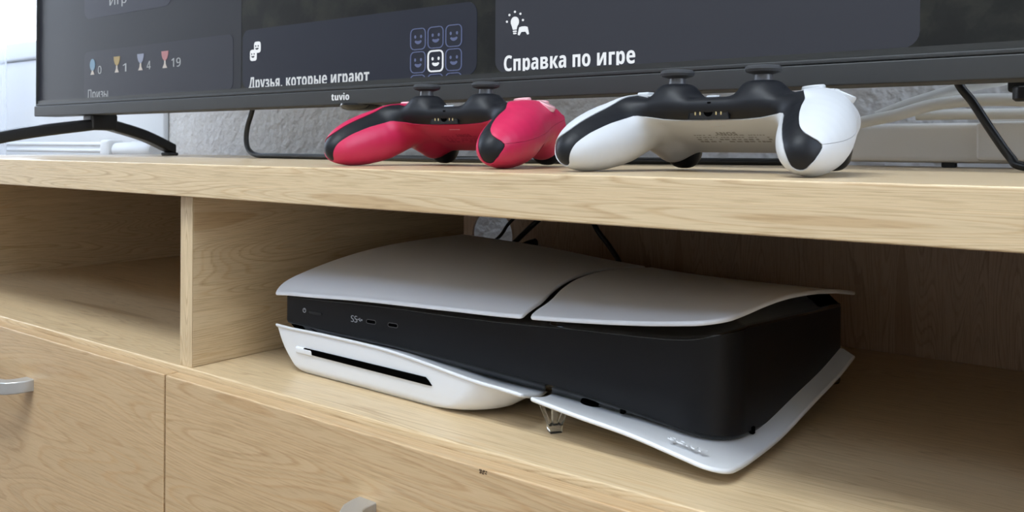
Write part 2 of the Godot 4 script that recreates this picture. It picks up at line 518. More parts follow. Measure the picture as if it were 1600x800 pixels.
func cabinet() -> void:
	# tabletop
	var top := thing("tabletop", "thick pale maple tabletop carrying the television and both controllers", "tabletop", Vector3(-0.28, 0.5957, -0.2))
	put("slab", boxm(Vector3(1.92, 0.0243, 0.40), 0.0012, Vector3(0, 0.01215, 0)), M.wood_front, top)
	var c := thing("tv_cabinet", "pale maple television cabinet with open shelf above wide drawers", "cabinet", Vector3(-0.28, 0, -0.2))
	var SH := 0.4663
	board("side_panel", Vector3(-1.211, 0.0, -0.396), Vector3(-1.195, 0.5955, -0.012), M.wood_side, c)
	board("side_panel", Vector3(0.62, 0.0, -0.396), Vector3(0.636, 0.5955, -0.012), M.wood_side, c)
	board("divider_panel", Vector3(-0.5982, SH, -0.327), Vector3(-0.5824, 0.5955, -0.0125), M.wood_side, c)
	board("edge_band", Vector3(-0.5982, SH, -0.0125), Vector3(-0.5824, 0.5955, -0.0118), M.wood_edge, c, 0.0003)
	for x in [0.0091]:  # unseen second divider, put in to darken the right compartment
		board("divider_panel", Vector3(x, SH, -0.327), Vector3(x + 0.0158, 0.5955, -0.0125), M.wood_side, c)
		board("edge_band", Vector3(x, SH, -0.0125), Vector3(x + 0.0158, 0.5955, -0.0118), M.wood_edge, c, 0.0003)
	board("shelf_board", Vector3(-1.195, SH - 0.018, -0.394), Vector3(0.62, SH, -0.010), M.wood_shelf, c, 0.0016)
	board("bottom_board", Vector3(-1.195, 0.05, -0.394), Vector3(0.62, 0.068, -0.014), M.wood_shelf, c)
	board("plinth", Vector3(-1.195, 0.0, -0.05), Vector3(0.62, 0.05, -0.034), M.wood_front, c)
	board("inner_upright", Vector3(-0.6035, 0.068, -0.39), Vector3(-0.5875, SH - 0.018, -0.040), M.wood_side, c)
	# back panel with round cable hole
	var hc := Vector2(-0.5985, 0.535); var hr := 0.0285
	var inner := PackedVector2Array(); var outer := PackedVector2Array()
	var lo := Vector2(-1.195, 0.05); var hi := Vector2(0.62, 0.5955)
	var angs := []
	for i in 48: angs.append(TAU * i / 48)
	for q in [lo, Vector2(hi.x, lo.y), hi, Vector2(lo.x, hi.y)]: angs.append(fposmod((q - hc).angle(), TAU))
	angs.sort()
	for t in angs:
		var d := Vector2(cos(t), sin(t))
		inner.append(hc + d * hr)
		var k := 1e9
		if d.x > 1e-6: k = minf(k, (hi.x - hc.x) / d.x)
		if d.x < -1e-6: k = minf(k, (lo.x - hc.x) / d.x)
		if d.y > 1e-6: k = minf(k, (hi.y - hc.y) / d.y)
		if d.y < -1e-6: k = minf(k, (lo.y - hc.y) / d.y)
		outer.append(hc + d * k)
	var g := G.new()
	g.frame2(outer, inner, -0.3975, -0.3942)
	g.xform(Transform3D(Basis(), -c.position))
	put("back_panel", g.mesh(), M.back, c)
	# drawers
	for r in [[-1.2095, -0.5965, 0.262, 0.4621], [-0.5947, 0.0183, 0.262, 0.4621], [0.0201, 0.633, 0.262, 0.4621], [-1.2095, -0.5965, 0.056, 0.2596], [-0.5947, 0.0183, 0.056, 0.2596], [0.0201, 0.633, 0.056, 0.2596]]:
		var d := board("drawer_front", Vector3(r[0], r[2], -0.0096), Vector3(r[1], r[3], 0.0024), M.wood_drawer, c, 0.0014)
		for x in [(r[0] + r[1]) / 2]:
			handle(d, x - d.position.x - c.position.x, r[3] - 0.0440 - d.position.y - c.position.y, 0.006)
		if r[0] > -0.6 and r[0] < 0.0 and r[3] > 0.4:
			g = G.new()
			var rng := RandomNumberGenerator.new()
			rng.seed = 4
			for k in 9: g.rbox(Vector3(-0.2889 + rng.randf_range(-0.0022, 0.0022), 0.4603 + rng.randf_range(-0.0013, 0.0008), 0.0024), Vector3(rng.randf_range(0.0006, 0.002), rng.randf_range(0.0005, 0.001), 0.0004), 0.0002)
			g.xform(Transform3D(Basis(), -c.position - d.position))
			put("chipped_spot", g.mesh(), mat(Color(0.33, 0.25, 0.17), 0.9), d)

func handle(parent: Node3D, x: float, y: float, z: float) -> void:
	# bow handle: thick square ends grow out of the drawer and bend into a slimmer bar
	var L := 0.0965
	var half := []   # [x, out, width across the path]
	for q in [[0.0, 0.0, 0.0150], [0.0, 0.006, 0.0150], [0.0008, 0.011, 0.0145], [0.004, 0.0165, 0.0135], [0.010, 0.0205, 0.0115], [0.020, 0.0232, 0.0095], [0.040, 0.0252, 0.0080], [0.065, 0.0262, 0.0074], [0.089, 0.0265, 0.0072]]: half.append(q)
	var path := []
	for q in half: path.append([-(L - 0.0075) + q[0], q[1], q[2]])
	for k in range(half.size() - 2, -1, -1): path.append([(L - 0.0075) - half[k][0], half[k][1], half[k][2]])
	var rings := []
	for i in path.size():
		var A: Array = path[maxi(i - 1, 0)]; var B: Array = path[mini(i + 1, path.size() - 1)]
		var d := Vector2(B[0] - A[0], B[1] - A[1]).normalized()
		var nrm := Vector2(-d.y, d.x)
		var R := PackedVector3Array()
		for q in rrect(path[i][2], 0.0108, 0.0010, 3):
			var p := Vector2(path[i][0], path[i][1]) + nrm * q.x
			R.append(Vector3(x + p.x, y + q.y, z + maxf(p.y, 0.0)))
		rings.append(R)
	var g := G.new()
	g.loft(rings)
	put("handle", g.mesh(30.0), M.steel, parent)

func television() -> void:
	var P := Vector3(-0.6185, 0.62, -0.19)
	var tv := thing("television", "large black flat television showing a game menu, on the tabletop", "television", P)
	var W := 1.229; var yb := 0.0525; var yt := 0.762
	var mx := 0.14       # the picture runs on to the right past the frame
	W += 2.0 * mx
	var g := G.new()
	g.rbox(Vector3(mx, yb + 0.007, -0.011), Vector3(W + 0.004, 0.0140, 0.030), 0.0012)
	put("chin", g.mesh(), M.tv, tv)
	g = G.new()
	g.rbox(Vector3(mx, yb + 0.0157, -0.008), Vector3(W, 0.0030, 0.022), 0.0008)
	for s in [-1, 1]: g.rbox(Vector3(mx + s * (W / 2 - 0.0012), (yb + 0.017 + yt) / 2, -0.008), Vector3(0.0024, yt - yb - 0.017, 0.022), 0.0008)
	g.rbox(Vector3(mx, yt - 0.0012, -0.008), Vector3(W, 0.0024, 0.022), 0.0008)
	put("bezel", g.mesh(), M.tv, tv)
	g = G.new()
	g.rbox(Vector3(mx, (yb + yt) / 2 + 0.008, -0.022), Vector3(W - 0.01, yt - yb - 0.02, 0.020), 0.004)
	g.rbox(Vector3(mx, yb + 0.27, -0.040), Vector3(W - 0.30, 0.34, 0.024), 0.010)
	put("back_housing", g.mesh(), M.tvdark, tv)
	var sc := put("screen", boxm(Vector3(W - 0.004, yt - yb - 0.018, 0.003)), screen_mat(), tv, Vector3(mx, (yb + yt) / 2 + 0.008, -0.0025))
	put("screen_border", boxm(Vector3(W - 0.005, 0.0045, 0.0022)), mat(Color(0.10, 0.105, 0.10), 0.4), tv, Vector3(mx, yb + 0.0191, 0.0006))
	screen_picture(sc, P + sc.position)
	# name on the chin
	var nm := text("brand_name", "tuvio", mat(Color(0.82, 0.82, 0.82), 0.4), tv, -0.0090, yb + 0.0042, 0.0062, 0.0245, 0.0041, true, 0.0003)
	nm.position.z = 0.0042
	g = G.new()
	g.lathe(Vector3(0.014, yb - 0.0055, -0.012), [Vector2(0.0, 0.0), Vector2(0.012, 0.0003), Vector2(0.0175, 0.0018), Vector2(0.020, 0.0048), Vector2(0.020, 0.0065), Vector2(0.0, 0.0065)], 28)
	put("infrared_sensor", g.mesh(), M.gloss, tv)
	# legs
	for s in [-1, 1]:
		var lx: float = mx + s * 0.6337
		g = G.new()
		for q in [[Vector3(lx, 0.0400, -0.012), Vector3(lx, 0.027, 0.075), Vector3(lx, 0.0085, 0.155)], [Vector3(lx, 0.0400, -0.038), Vector3(lx, 0.027, -0.085), Vector3(lx, 0.0085, -0.127)]]:
			var rings := []
			for p in curve(q, 6):
				var R := PackedVector3Array()
				for k in rrect(0.022, 0.0145, 0.003, 3): R.append(p + Vector3(k.x, k.y, 0))
				rings.append(R)
			g.loft(rings)
		g.rbox(Vector3(lx, 0.044, -0.025), Vector3(0.024, 0.022, 0.036), 0.004)
		put("leg", g.mesh(), mat(Color(0.06, 0.06, 0.065), 0.35), tv)
		for z in [0.152, -0.124]:
			put("leg_pad", boxm(Vector3(0.022, 0.004, 0.014), 0.0015), M.rubber, tv, Vector3(lx, 0.002, z))

func screen_mat() -> StandardMaterial3D:
	var m := mat(Color(0.03, 0.03, 0.033), 0.28)
	m.emission_enabled = true
	m.emission = Color(1, 1, 1)
	m.emission_texture = noise_tex(0.012, 5, 9, ramp([0.0, Color(0.03, 0.035, 0.04), 0.45, Color(0.085, 0.095, 0.09), 0.62, Color(0.15, 0.16, 0.14), 0.8, Color(0.20, 0.20, 0.17), 1.0, Color(0.30, 0.30, 0.27)]), 512, 30.0)
	m.emission_operator = BaseMaterial3D.EMISSION_OP_MULTIPLY
	m.emission_energy_multiplier = 0.6 / EXPO
	m.metallic_specular = 0.35
	m.uv1_triplanar = true
	m.uv1_scale = Vector3(2.5, 2.5, 2.5)
	return m

func flat(called: String, polys: Array, m: Material, sc: Node3D, o: Vector3, z := 0.0004) -> MeshInstance3D:
	var g := G.new()
	for p in polys:
		var q := PackedVector2Array()
		for v in p: q.append(v - Vector2(o.x, o.y))
		g.prism(q, 0.0015, 0.0015 + z)
	return put(called, g.mesh(), m, sc)

func card(x0: float, x1: float, y0: float, y1: float, r: float) -> PackedVector2Array:
	return rrect(x1 - x0, y1 - y0, r, 5, Vector2((x0 + x1) / 2, (y0 + y1) / 2))

func ring(w: float, h: float, r: float, t: float, c: Vector2, o: Vector3, g: G) -> void:
	var cc := c - Vector2(o.x, o.y)
	g.frame2(rrect(w, h, r, 4, cc), rrect(w - 2 * t, h - 2 * t, r - t, 4, cc), 0.0015, 0.0026)

func screen_picture(sc: Node3D, o: Vector3) -> void:
	var yb := 0.6936
	flat("menu_background", [card(-1.232, -0.775, yb, 1.2, 0.004)], glow(Color(0.155, 0.165, 0.195), 1.0), sc, o, 0.0002)
	flat("menu_card", [card(-1.1065, -0.907, 0.7945, 0.90, 0.012)], glow(Color(0.205, 0.215, 0.265)), sc, o, 0.0005)
	flat("menu_card", [card(-1.1065, -0.7890, yb, 0.7525, 0.008)], glow(Color(0.185, 0.195, 0.235)), sc, o, 0.0005)
	flat("menu_card", [card(-0.7725, -0.4540, yb, 0.7545, 0.010)], glow(Color(0.135, 0.15, 0.20)), sc, o, 0.0005)
	flat("menu_card", [card(-0.4345, -0.1155, yb, 0.90, 0.010)], glow(Color(0.195, 0.205, 0.24)), sc, o, 0.0005)
	var wt := glow(Color(0.93, 0.95, 0.97), 1.0)
	var dim := glow(Color(0.62, 0.64, 0.66), 1.0)
	var faint := glow(Color(0.36, 0.40, 0.54), 1.0)
	var z := 0.0021
	text("screen_text", "Справка по игре", wt, sc, -0.4253 - o.x, 0.6946 - o.y, 0.0123, 0.1197, z)
	text("screen_text", "Друзья, которые играют", glow(Color(0.80, 0.82, 0.84)), sc, -0.7613 - o.x, 0.6926 - o.y, 0.0121, 0.180, z)
	text("screen_text", "Призы", dim, sc, -1.0960 - o.x, 0.6930 - o.y, 0.0113, 0.0493, z, false)
	text("screen_text", "Игр", dim, sc, -1.0440 - o.x, 0.8068 - o.y, 0.0113, 0.0400, z, false)
	# prize cups with their counts
	var cups := [[-1.085, Color(0.45, 0.57, 0.66), "0"], [-1.0257, Color(0.62, 0.55, 0.38), "1"], [-0.9716, Color(0.53, 0.56, 0.64), "4"], [-0.9193, Color(0.66, 0.47, 0.49), "19"]]
	for k in 4:
		var cx: float = cups[k][0]
		var b := 0.7230
		var top := PackedVector2Array()
		if k == 0:
			for i in 16: top.append(Vector2(cx + 0.0062 * sin(TAU * i / 16), b + 0.0125 + 0.0075 * cos(TAU * i / 16)))
		else:
			for q in [[-0.0070, 0.0195], [0.0070, 0.0195], [0.0066, 0.0155], [0.0046, 0.0112], [0.0012, 0.0085], [-0.0012, 0.0085], [-0.0046, 0.0112], [-0.0066, 0.0155]]: top.append(Vector2(cx + q[0], b + q[1]))
		flat("cup_bowl", [top], glow(cups[k][1]), sc, o, 0.0010)
		flat("cup_foot", [PackedVector2Array([Vector2(cx - 0.0012, b + 0.0085), Vector2(cx - 0.0016, b + 0.0045), Vector2(cx - 0.0046, b), Vector2(cx + 0.0046, b), Vector2(cx + 0.0016, b + 0.0045), Vector2(cx + 0.0012, b + 0.0085)])], glow(Color(0.72, 0.70, 0.68)), sc, o, 0.0010)
		text("count", cups[k][2], dim, sc, cx + 0.0135 - o.x, 0.7232 - o.y, 0.0098, 0.0085 if k < 3 else 0.0185, z, false)
	# two small face tiles
	for k in 2:
		var c: Vector2 = [Vector2(-0.7470, 0.7355), Vector2(-0.7535, 0.7275)][k]
		flat("face_tile", [rrect(0.0105, 0.0115, 0.003, 4, c)], wt, sc, o, 0.0010 + 0.0002 * k)
		face(c, 0.0105, glow(Color(0.16, 0.17, 0.2)), sc, o, 0.0031)
	# tiles of smiling faces
	for i in 3:
		for j in 3:
			var c := Vector2(-0.4997 + (i - 1) * 0.0206, 0.7073 + (j - 1) * 0.0203)
			var mid := i == 1 and j == 1
			var hgt := 0.0188
			var g := G.new()
			ring(0.0182, hgt, 0.0045, 0.0013 if mid else 0.0007, c, o, g)
			put("tile_frame", g.mesh(), wt if mid else faint, sc)
			if j: face(c, 0.0175, wt if mid else faint, sc, o, 0.0021)
	# bulb and gamepad symbol
	var bl := PackedVector2Array()
	for i in 15:
		var t := deg_to_rad(-60.0 + 300.0 * i / 14.0)
		bl.append(Vector2(-0.4145 + 0.0040 * cos(t), 0.7337 + 0.0042 * sin(t)))
	bl.append(Vector2(-0.4163, 0.7275)); bl.append(Vector2(-0.4127, 0.7275))
	var polys := [bl, rrect(0.0036, 0.0011, 0.0004, 2, Vector2(-0.4145, 0.7262)), rrect(0.0030, 0.0011, 0.0004, 2, Vector2(-0.4145, 0.7245))]
	for i in 5:
		var t := PI * (0.02 + 0.24 * i)
		polys.append(disc(0.0009, Vector2(-0.4145 + 0.0080 * cos(t), 0.7340 + 0.0078 * sin(t)), 10))
	flat("bulb_symbol", polys, wt, sc, o, 0.0010)
	var pc := Vector2(-0.4060, 0.7262)
	var gp := PackedVector2Array()
	for q in [[-0.0040, 0.0026], [-0.0018, 0.0032], [0.0018, 0.0032], [0.0040, 0.0026], [0.0054, -0.0030], [0.0040, -0.0036], [0.0022, -0.0010], [-0.0022, -0.0010], [-0.0040, -0.0036], [-0.0054, -0.0030]]: gp.append(pc + Vector2(q[0], q[1]))
	flat("gamepad_symbol", [gp], wt, sc, o, 0.0011)

func face(c: Vector2, s: float, m: Material, sc: Node3D, o: Vector3, z: float) -> void:
	var smile := PackedVector2Array()
	for i in 9:
		var t := PI * (1.12 + 0.76 * i / 8.0)
		smile.append(c + Vector2(cos(t), sin(t) * 0.9) * s * 0.26 - Vector2(0, s * 0.02))
	for i in 9:
		var t := PI * (1.88 - 0.76 * i / 8.0)
		smile.append(c + Vector2(cos(t), sin(t) * 0.45) * s * 0.17 - Vector2(0, s * 0.03))
	flat("smile", [disc(s * 0.085, c + Vector2(-s * 0.2, s * 0.12), 10, 0.8), disc(s * 0.085, c + Vector2(s * 0.2, s * 0.12), 10, 0.8), smile], m, sc, o, z - 0.0015)

# ---------------------------------------------------------------- console
const TF := [0.0, 0.0115, 0.004, 0.0122, 0.05, 0.0154, 0.095, 0.0184, 0.176, 0.0219, 0.238, 0.0247, 0.31, 0.0306, 0.343, 0.0348, 0.362, 0.038]
const TL := [0.0, 0.0115, 0.003, 0.0135, 0.006, 0.0158, 0.012, 0.0190, 0.024, 0.0228, 0.068, 0.0319, 0.11, 0.037, 0.156, 0.0392, 0.213, 0.0398]
const TR := [0.0, 0.038, 0.03, 0.0384, 0.053, 0.0392, 0.08, 0.0393, 0.119, 0.0372, 0.164, 0.0325, 0.213, 0.0248]
const TB := [0.0, 0.0398, 0.095, 0.0353, 0.176, 0.0285, 0.247, 0.0249, 0.298, 0.0244, 0.362, 0.0248]
const BF := [0.0, -0.0098, 0.004, -0.0103, 0.06, -0.0105, 0.1226, -0.0114, 0.151, -0.0135, 0.2028, -0.0186, 0.2344, -0.0202, 0.2764, -0.0247, 0.309, -0.0278, 0.3424, -0.0331, 0.362, -0.0366]
const BL := [0.0, -0.0098, 0.024, -0.022, 0.068, -0.032, 0.11, -0.037, 0.213, -0.040]
const BR := [0.0, -0.0366, 0.022, -0.0392, 0.045, -0.0392, 0.0757, -0.0376, 0.13, -0.0296, 0.177, -0.0226, 0.213, -0.0146]
const BB := [0.0, -0.040, 0.095, -0.0340, 0.176, -0.0265, 0.247, -0.0195, 0.298, -0.0165, 0.362, -0.0146]
const UM := 0.362
const VM := 0.213
const GAP := [0.0, 0.2411, 0.0255, 0.2351, 0.06, 0.2215, 0.0957, 0.2105, 0.1518, 0.2010, 0.213, 0.1985]
var CO: Transform3D   # console axes: u along its front, v to its back, w up

func coons(u: float, v: float, F: Array, L: Array, R: Array, B: Array) -> float:
	var s := clampf(u / UM, 0, 1); var t := clampf(v / VM, 0, 1)
	var c00: float = F[1]; var c10: float = F[-1]; var c01: float = B[1]; var c11: float = B[-1]
	return (1 - t) * tab(F, u) + t * tab(B, u) + (1 - s) * tab(L, v) + s * tab(R, v) - ((1 - s) * (1 - t) * c00 + s * (1 - t) * c10 + (1 - s) * t * c01 + s * t * c11)
func topw(u: float, v: float) -> float: return coons(u, v, TF, TL, TR, TB)
func botw(u: float, v: float) -> float: return coons(u, v, BF, BL, BR, BB)

func uvw(u: float, v: float, w: float) -> Vector3: return Vector3(u, w, -v)

func half_plate(left: bool, up: bool) -> ArrayMesh:
	var nu := 40; var nv := 34
	var rows := []
	var rF := 0.010 if left else 0.014
	var place := func(s: float, t: float, ins: float, dw: float) -> Vector3:
		var v := lerpf(ins, VM - ins, t * t * (1.6 - 0.6 * t) if t < 1 else 1.0)
		var g := tab(GAP, v)
		var u0 := ins; var u1 := g - 0.0026 - ins
		if not left: u0 = g + 0.0026 + ins; u1 = UM - ins
		var vv := v - ins
		if vv < rF:
			var cut := rF - sqrt(maxf(0, rF * rF - (rF - vv) * (rF - vv)))
			if left: u0 += cut * 0.55
			else: u1 -= cut
		# small rounding next to the gap and at the back
		if vv < 0.003:
			var k := 0.0022 - sqrt(maxf(0, 0.003 * 0.003 - (0.003 - vv) * (0.003 - vv))) * 0.0022 / 0.003
			if left: u1 -= k
			else: u0 += k
		var bk := VM - ins - v
		if not left and bk < 0.010: u1 -= 0.010 - sqrt(maxf(0, 0.010 * 0.010 - (0.010 - bk) * (0.010 - bk)))
		var ss := s if not left else 1.0 - pow(1.0 - s, 1.0) * 1.0
		var u := lerpf(u0, u1, ss)
		var w: float = (topw(u, v) - dw) if up else (botw(u, v) - 0.0026 + dw)
		return uvw(u, v, w)
	var g := G.new()
	# edge rows close to the rim, then even steps
	var S := []
	for i in nu + 1:
		var x := float(i) / nu
		S.append(x * 0.94 + 0.06 * (x * x * (3 - 2 * x)))
	var border := func(ins: float, dw: float) -> PackedVector3Array:
		var R := PackedVector3Array()
		for i in nu: R.append(place.call(S[i], 0.0, ins, dw))
		for j in nv: R.append(place.call(1.0, float(j) / nv, ins, dw))
		for i in nu: R.append(place.call(S[nu - i], 1.0, ins, dw))
		for j in nv: R.append(place.call(0.0, 1.0 - float(j) / nv, ins, dw))
		return R
	for side in 2:
		var dw := 0.0 if side == 0 else 0.0026
		for i in nu:
			for j in nv:
				var q := []
				for k in [[0, 0], [1, 0], [1, 1], [0, 1]]: q.append(place.call(S[i + k[0]], float(j + k[1]) / nv, 0.0010, dw))
				if side == 0: g.quad(q[0], q[1], q[2], q[3])
				else: g.quad(q[0], q[3], q[2], q[1])
	var rings := []
	for e in [[0.0010, 0.0], [0.0003, 0.0003], [0.0, 0.0009], [0.0, 0.0017], [0.0003, 0.0023], [0.0010, 0.0026]]: rings.append(border.call(e[0], e[1]))
	g.loft(rings, true, false, false)
	return g.mesh(50.0)

func console() -> void:
	var yaw := deg_to_rad(1.76)
	var o := thing("game_console", "white and black game console lying flat in the open shelf", "game console", Vector3(-0.533, 0.5119, -0.047))
	o.rotation.y = -yaw
	put("top_plate", half_plate(true, true), M.plate, o)
	put("top_plate", half_plate(false, true), M.plate, o)
	put("bottom_plate", half_plate(true, false), M.plate, o)
	var bp := put("bottom_plate", half_plate(false, false), M.plate, o)
	# black body: a band round the outline, with glossy bevels towards the plates
	var out := []   # [u, v, inward normal, top w, bottom w]
	var VF := [0.0105, 0.0049, 0.06, 0.0085, 0.12, 0.0138, 0.164, 0.0173, 0.2138, 0.0214, 0.2588, 0.025, 0.2997, 0.0284, 0.325, 0.0296]
	var WT := [0.0105, 0.0090, 0.06, 0.0108, 0.12, 0.0121, 0.164, 0.0122, 0.2138, 0.0132, 0.2588, 0.0152, 0.2997, 0.0162, 0.3188, 0.0172, 0.334, 0.0189, 0.345, 0.0215]
	var WB := [0.0105, -0.0083, 0.06, -0.0105, 0.12, -0.0127, 0.164, -0.0151, 0.223, -0.0191, 0.259, -0.0215, 0.30, -0.0265, 0.319, -0.0290, 0.338, -0.0305, 0.3495, -0.0325]
	var pts := PackedVector2Array(); var wt := PackedFloat32Array(); var wb := PackedFloat32Array()
	for v in [0.205, 0.15, 0.10, 0.06, 0.03, 0.012]:
		pts.append(Vector2(0.0095, v)); wt.append(0.0092 + 0.0 * v); wb.append(-0.0082)
	for k in 4:
		var t := PI / 2 * k / 4.0
		pts.append(Vector2(0.0125 - 0.003 * cos(t), 0.0080 - 0.003 * sin(t))); wt.append(0.0092); wb.append(-0.0082)
	for i in 40:
		var u := 0.0130 + (0.3195 - 0.0130) * i / 39.0
		pts.append(Vector2(u, tab(VF, u))); wt.append(tab(WT, u)); wb.append(tab(WB, u))
	for i in range(1, 13):
		var t := PI / 2 * i / 12.0
		var p := Vector2(0.3205 + 0.029 * sin(t), 0.0585 - 0.029 * cos(t))
		pts.append(p); wt.append(lerpf(tab(WT, p.x), 0.0232, pow(i / 12.0, 2))); wb.append(lerpf(tab(WB, p.x), -0.0345, i / 12.0))
	for v in [0.075, 0.09, 0.12, 0.15, 0.18, 0.205, 0.2135]:
		pts.append(Vector2(0.3495, v)); wt.append(tab([0.058, 0.0232, 0.09, 0.0211, 0.2137, 0.0136], v)); wb.append(tab([0.058, -0.0345, 0.0709, -0.0353, 0.139, -0.0353, 0.2137, -0.0368], v))
	pts.append(Vector2(0.30, 0.2135)); wt.append(0.0136); wb.append(-0.03)
	pts.append(Vector2(0.15, 0.2135)); wt.append(0.0136); wb.append(-0.02)
	pts.append(Vector2(0.05, 0.2135)); wt.append(0.0105); wb.append(-0.009)
	var n := pts.size()
	var rg := func(ins: float, e: float, upper: bool) -> PackedVector3Array:
		var R := PackedVector3Array()
		for i in n:
			var d := (pts[(i + 1) % n] - pts[(i + n - 1) % n]).normalized()
			var inw := Vector2(-d.y, d.x)
			var p := pts[i] + inw * ins
			p.y = minf(p.y, 0.213)
			var w: float = (wt[i] + e) if upper else (wb[i] - e)
			if e > 0.004:
				if upper: w = minf(w, topw(p.x, p.y) - 0.0035)
				else: w = maxf(w, botw(p.x, p.y) + 0.0012)
			R.append(uvw(p.x, p.y, w))
		return R
	var g := G.new()
	g.loft([rg.call(0.0004, 0.0, false), rg.call(0.0, -0.0004, false), rg.call(0.0, -0.0004, true), rg.call(0.0004, 0.0, true)], true, true, true)
	var body := put("body", g.mesh(45.0), M.body, o)
	g = G.new()
	g.loft([rg.call(0.0000, -0.0003, true), rg.call(0.0002, 0.0006, true), rg.call(0.0007, 0.0014, true), rg.call(0.0016, 0.0021, true), rg.call(0.0036, 0.0027, true), rg.call(0.009, 0.0055, true), rg.call(0.016, 0.012, true)], true, true, true)
	put("glossy_trim", g.mesh(60.0), M.gloss, o)
	g = G.new()
	g.loft([rg.call(0.016, 0.014, false), rg.call(0.007, 0.0065, false), rg.call(0.0026, 0.0026, false), rg.call(0.0010, 0.0018, false), rg.call(0.0003, 0.0008, false), rg.call(0.0000, -0.0003, false)], true, true, true)
	put("glossy_trim", g.mesh(60.0), mat(Color(0.03, 0.03, 0.035), 0.10, 0.0, 0.4), o)
	# posts between the body and the lower wing
	for q in [[0.262, 0.038], [0.322, 0.050]]:
		g = G.new()
		var wlow := botw(q[0], q[1])
		g.lathe(uvw(q[0], q[1], wlow), [Vector2(0.0075, -0.0002), Vector2(0.0072, 0.0010), Vector2(0.0055, 0.0018), Vector2(0.0055, 0.006)], 20)
		put("post", g.mesh(), M.hole, o)
	for q in [[0.288, 0.030], [0.3493, 0.066]]:
		put("clip", boxm(Vector3(0.0026, 0.0040, 0.0030), 0.0004), M.hole, o, uvw(q[0], q[1], tab(WB, q[0]) - 0.0022))
	# ports, power button and symbols on the front face
	var fr := func(u: float, w: float) -> Transform3D:
		var a := tab(VF, u - 0.01); var b := tab(VF, u + 0.01)
		return Transform3D(Basis(Vector3.UP, atan2(b - a, 0.02)), uvw(u, tab(VF, u), w))
	var grey := mat(Color(0.62, 0.63, 0.65), 0.6)
	for u in [0.0958, 0.1156]:
		g = G.new()
		g.frame2(rrect(0.0090, 0.0030, 0.0015, 6), rrect(0.0083, 0.0023, 0.00115, 6), 0.0, 0.0002)
		g.xform(fr.call(u + 0.001, 0.0006) * Transform3D(Basis(Vector3.UP, PI * 0), Vector3.ZERO))
		var port := put("port", g.mesh(), mat(Color(0.42, 0.42, 0.43), 0.35, 0.8), body)
		g = G.new()
		g.prism(rrect(0.0084, 0.0023, 0.00115, 6), 0.0, 0.0001)
		g.xform(fr.call(u + 0.001, 0.0006))
		put("port_hole", g.mesh(), M.hole, port)
	g = G.new()
	g.prism(rrect(0.0135, 0.0019, 0.00095, 6), -0.0002, 0.0006)
	g.xform(fr.call(0.0425, 0.0004))
	put("power_button", g.mesh(), M.gloss, body)
	g = G.new()
	var ro := PackedVector2Array(); var ri := PackedVector2Array()
	g.frame2(disc(0.0017, Vector2.ZERO, 20), disc(0.0013, Vector2.ZERO, 20), 0.0, 0.00015)
	g.prism(rrect(0.0004, 0.0014, 0.0001, 1, Vector2(0, 0.0008)), 0.0, 0.00015)
	g.xform(fr.call(0.0305, 0.0012))
	put("power_symbol", g.mesh(), grey, body)
	g = G.new()
	g.prism(rrect(0.0052, 0.00035, 0.0001, 1, Vector2(0.0022, 0)), 0.0, 0.00015)
	g.prism(disc(0.0006, Vector2(0.0046, 0), 10), 0.0, 0.00015)
	g.prism(PackedVector2Array([Vector2(0.0012, 0.0), Vector2(0.0022, 0.0011), Vector2(0.0034, 0.0011), Vector2(0.0034, 0.0008), Vector2(0.0024, 0.0008), Vector2(0.0016, 0.0)]), 0.0, 0.00015)
	g.prism(PackedVector2Array([Vector2(0.0018, 0.0), Vector2(0.0028, -0.0011), Vector2(0.0036, -0.0011), Vector2(0.0036, -0.0008), Vector2(0.0030, -0.0008), Vector2(0.0022, 0.0)]), 0.0, 0.00015)
	g.xform(fr.call(0.0835, 0.0008))
	var usb := put("port_symbol", g.mesh(), grey, body)
	var ss := text("port_text", "SS", grey, body, 0, 0, 0.0009, 0.0, 0, false, 0.0001)
	(ss.mesh as TextMesh).horizontal_alignment = HORIZONTAL_ALIGNMENT_CENTER
	(ss.mesh as TextMesh).vertical_alignment = VERTICAL_ALIGNMENT_CENTER
	ss.transform = (fr.call(0.0808, 0.0007) as Transform3D) * Transform3D(Basis(), Vector3(0, 0, 0.0001))
	# raised letters on the lower wing
	var son := text("raised_letters", "SONY", M.plate, bp, 0, 0, 0.0052, 0.0205, 0, true, 0.0006)
	var q0 := Vector2(0.3270, 0.0080)
	var pa := uvw(q0.x, q0.y, botw(q0.x, q0.y) + 0.0026)
	var pb := uvw(q0.x + 0.02, q0.y + 0.001, botw(q0.x + 0.02, q0.y + 0.001) + 0.0026)
	var pc := uvw(q0.x, q0.y + 0.01, botw(q0.x, q0.y + 0.01) + 0.0026)
	var ex := (pb - pa).normalized(); var ez := ex.cross((pc - pa).normalized()).normalized(); var ey := ez.cross(ex)
	son.transform = Transform3D(Basis(ex * son.scale.x, ey, ez), pa + ez * 0.0003)
	# disc drive cover on the lower left
	var UL := [0.0, 0.0030, 0.12, 0.0042, 0.37, 0.0077, 0.62, 0.0128, 0.86, 0.0188, 1.0, 0.0245]
	var UR := [0.0, 0.2245, 0.15, 0.2200, 0.5, 0.2115, 0.77, 0.2020, 0.9, 0.193, 1.0, 0.181]
	var VFc := [0.0, 0.0012, 0.3, 0.0024, 0.7, 0.0046, 0.9, 0.0066, 1.0, 0.0100]
	var fl := -0.0456
	var rings := []
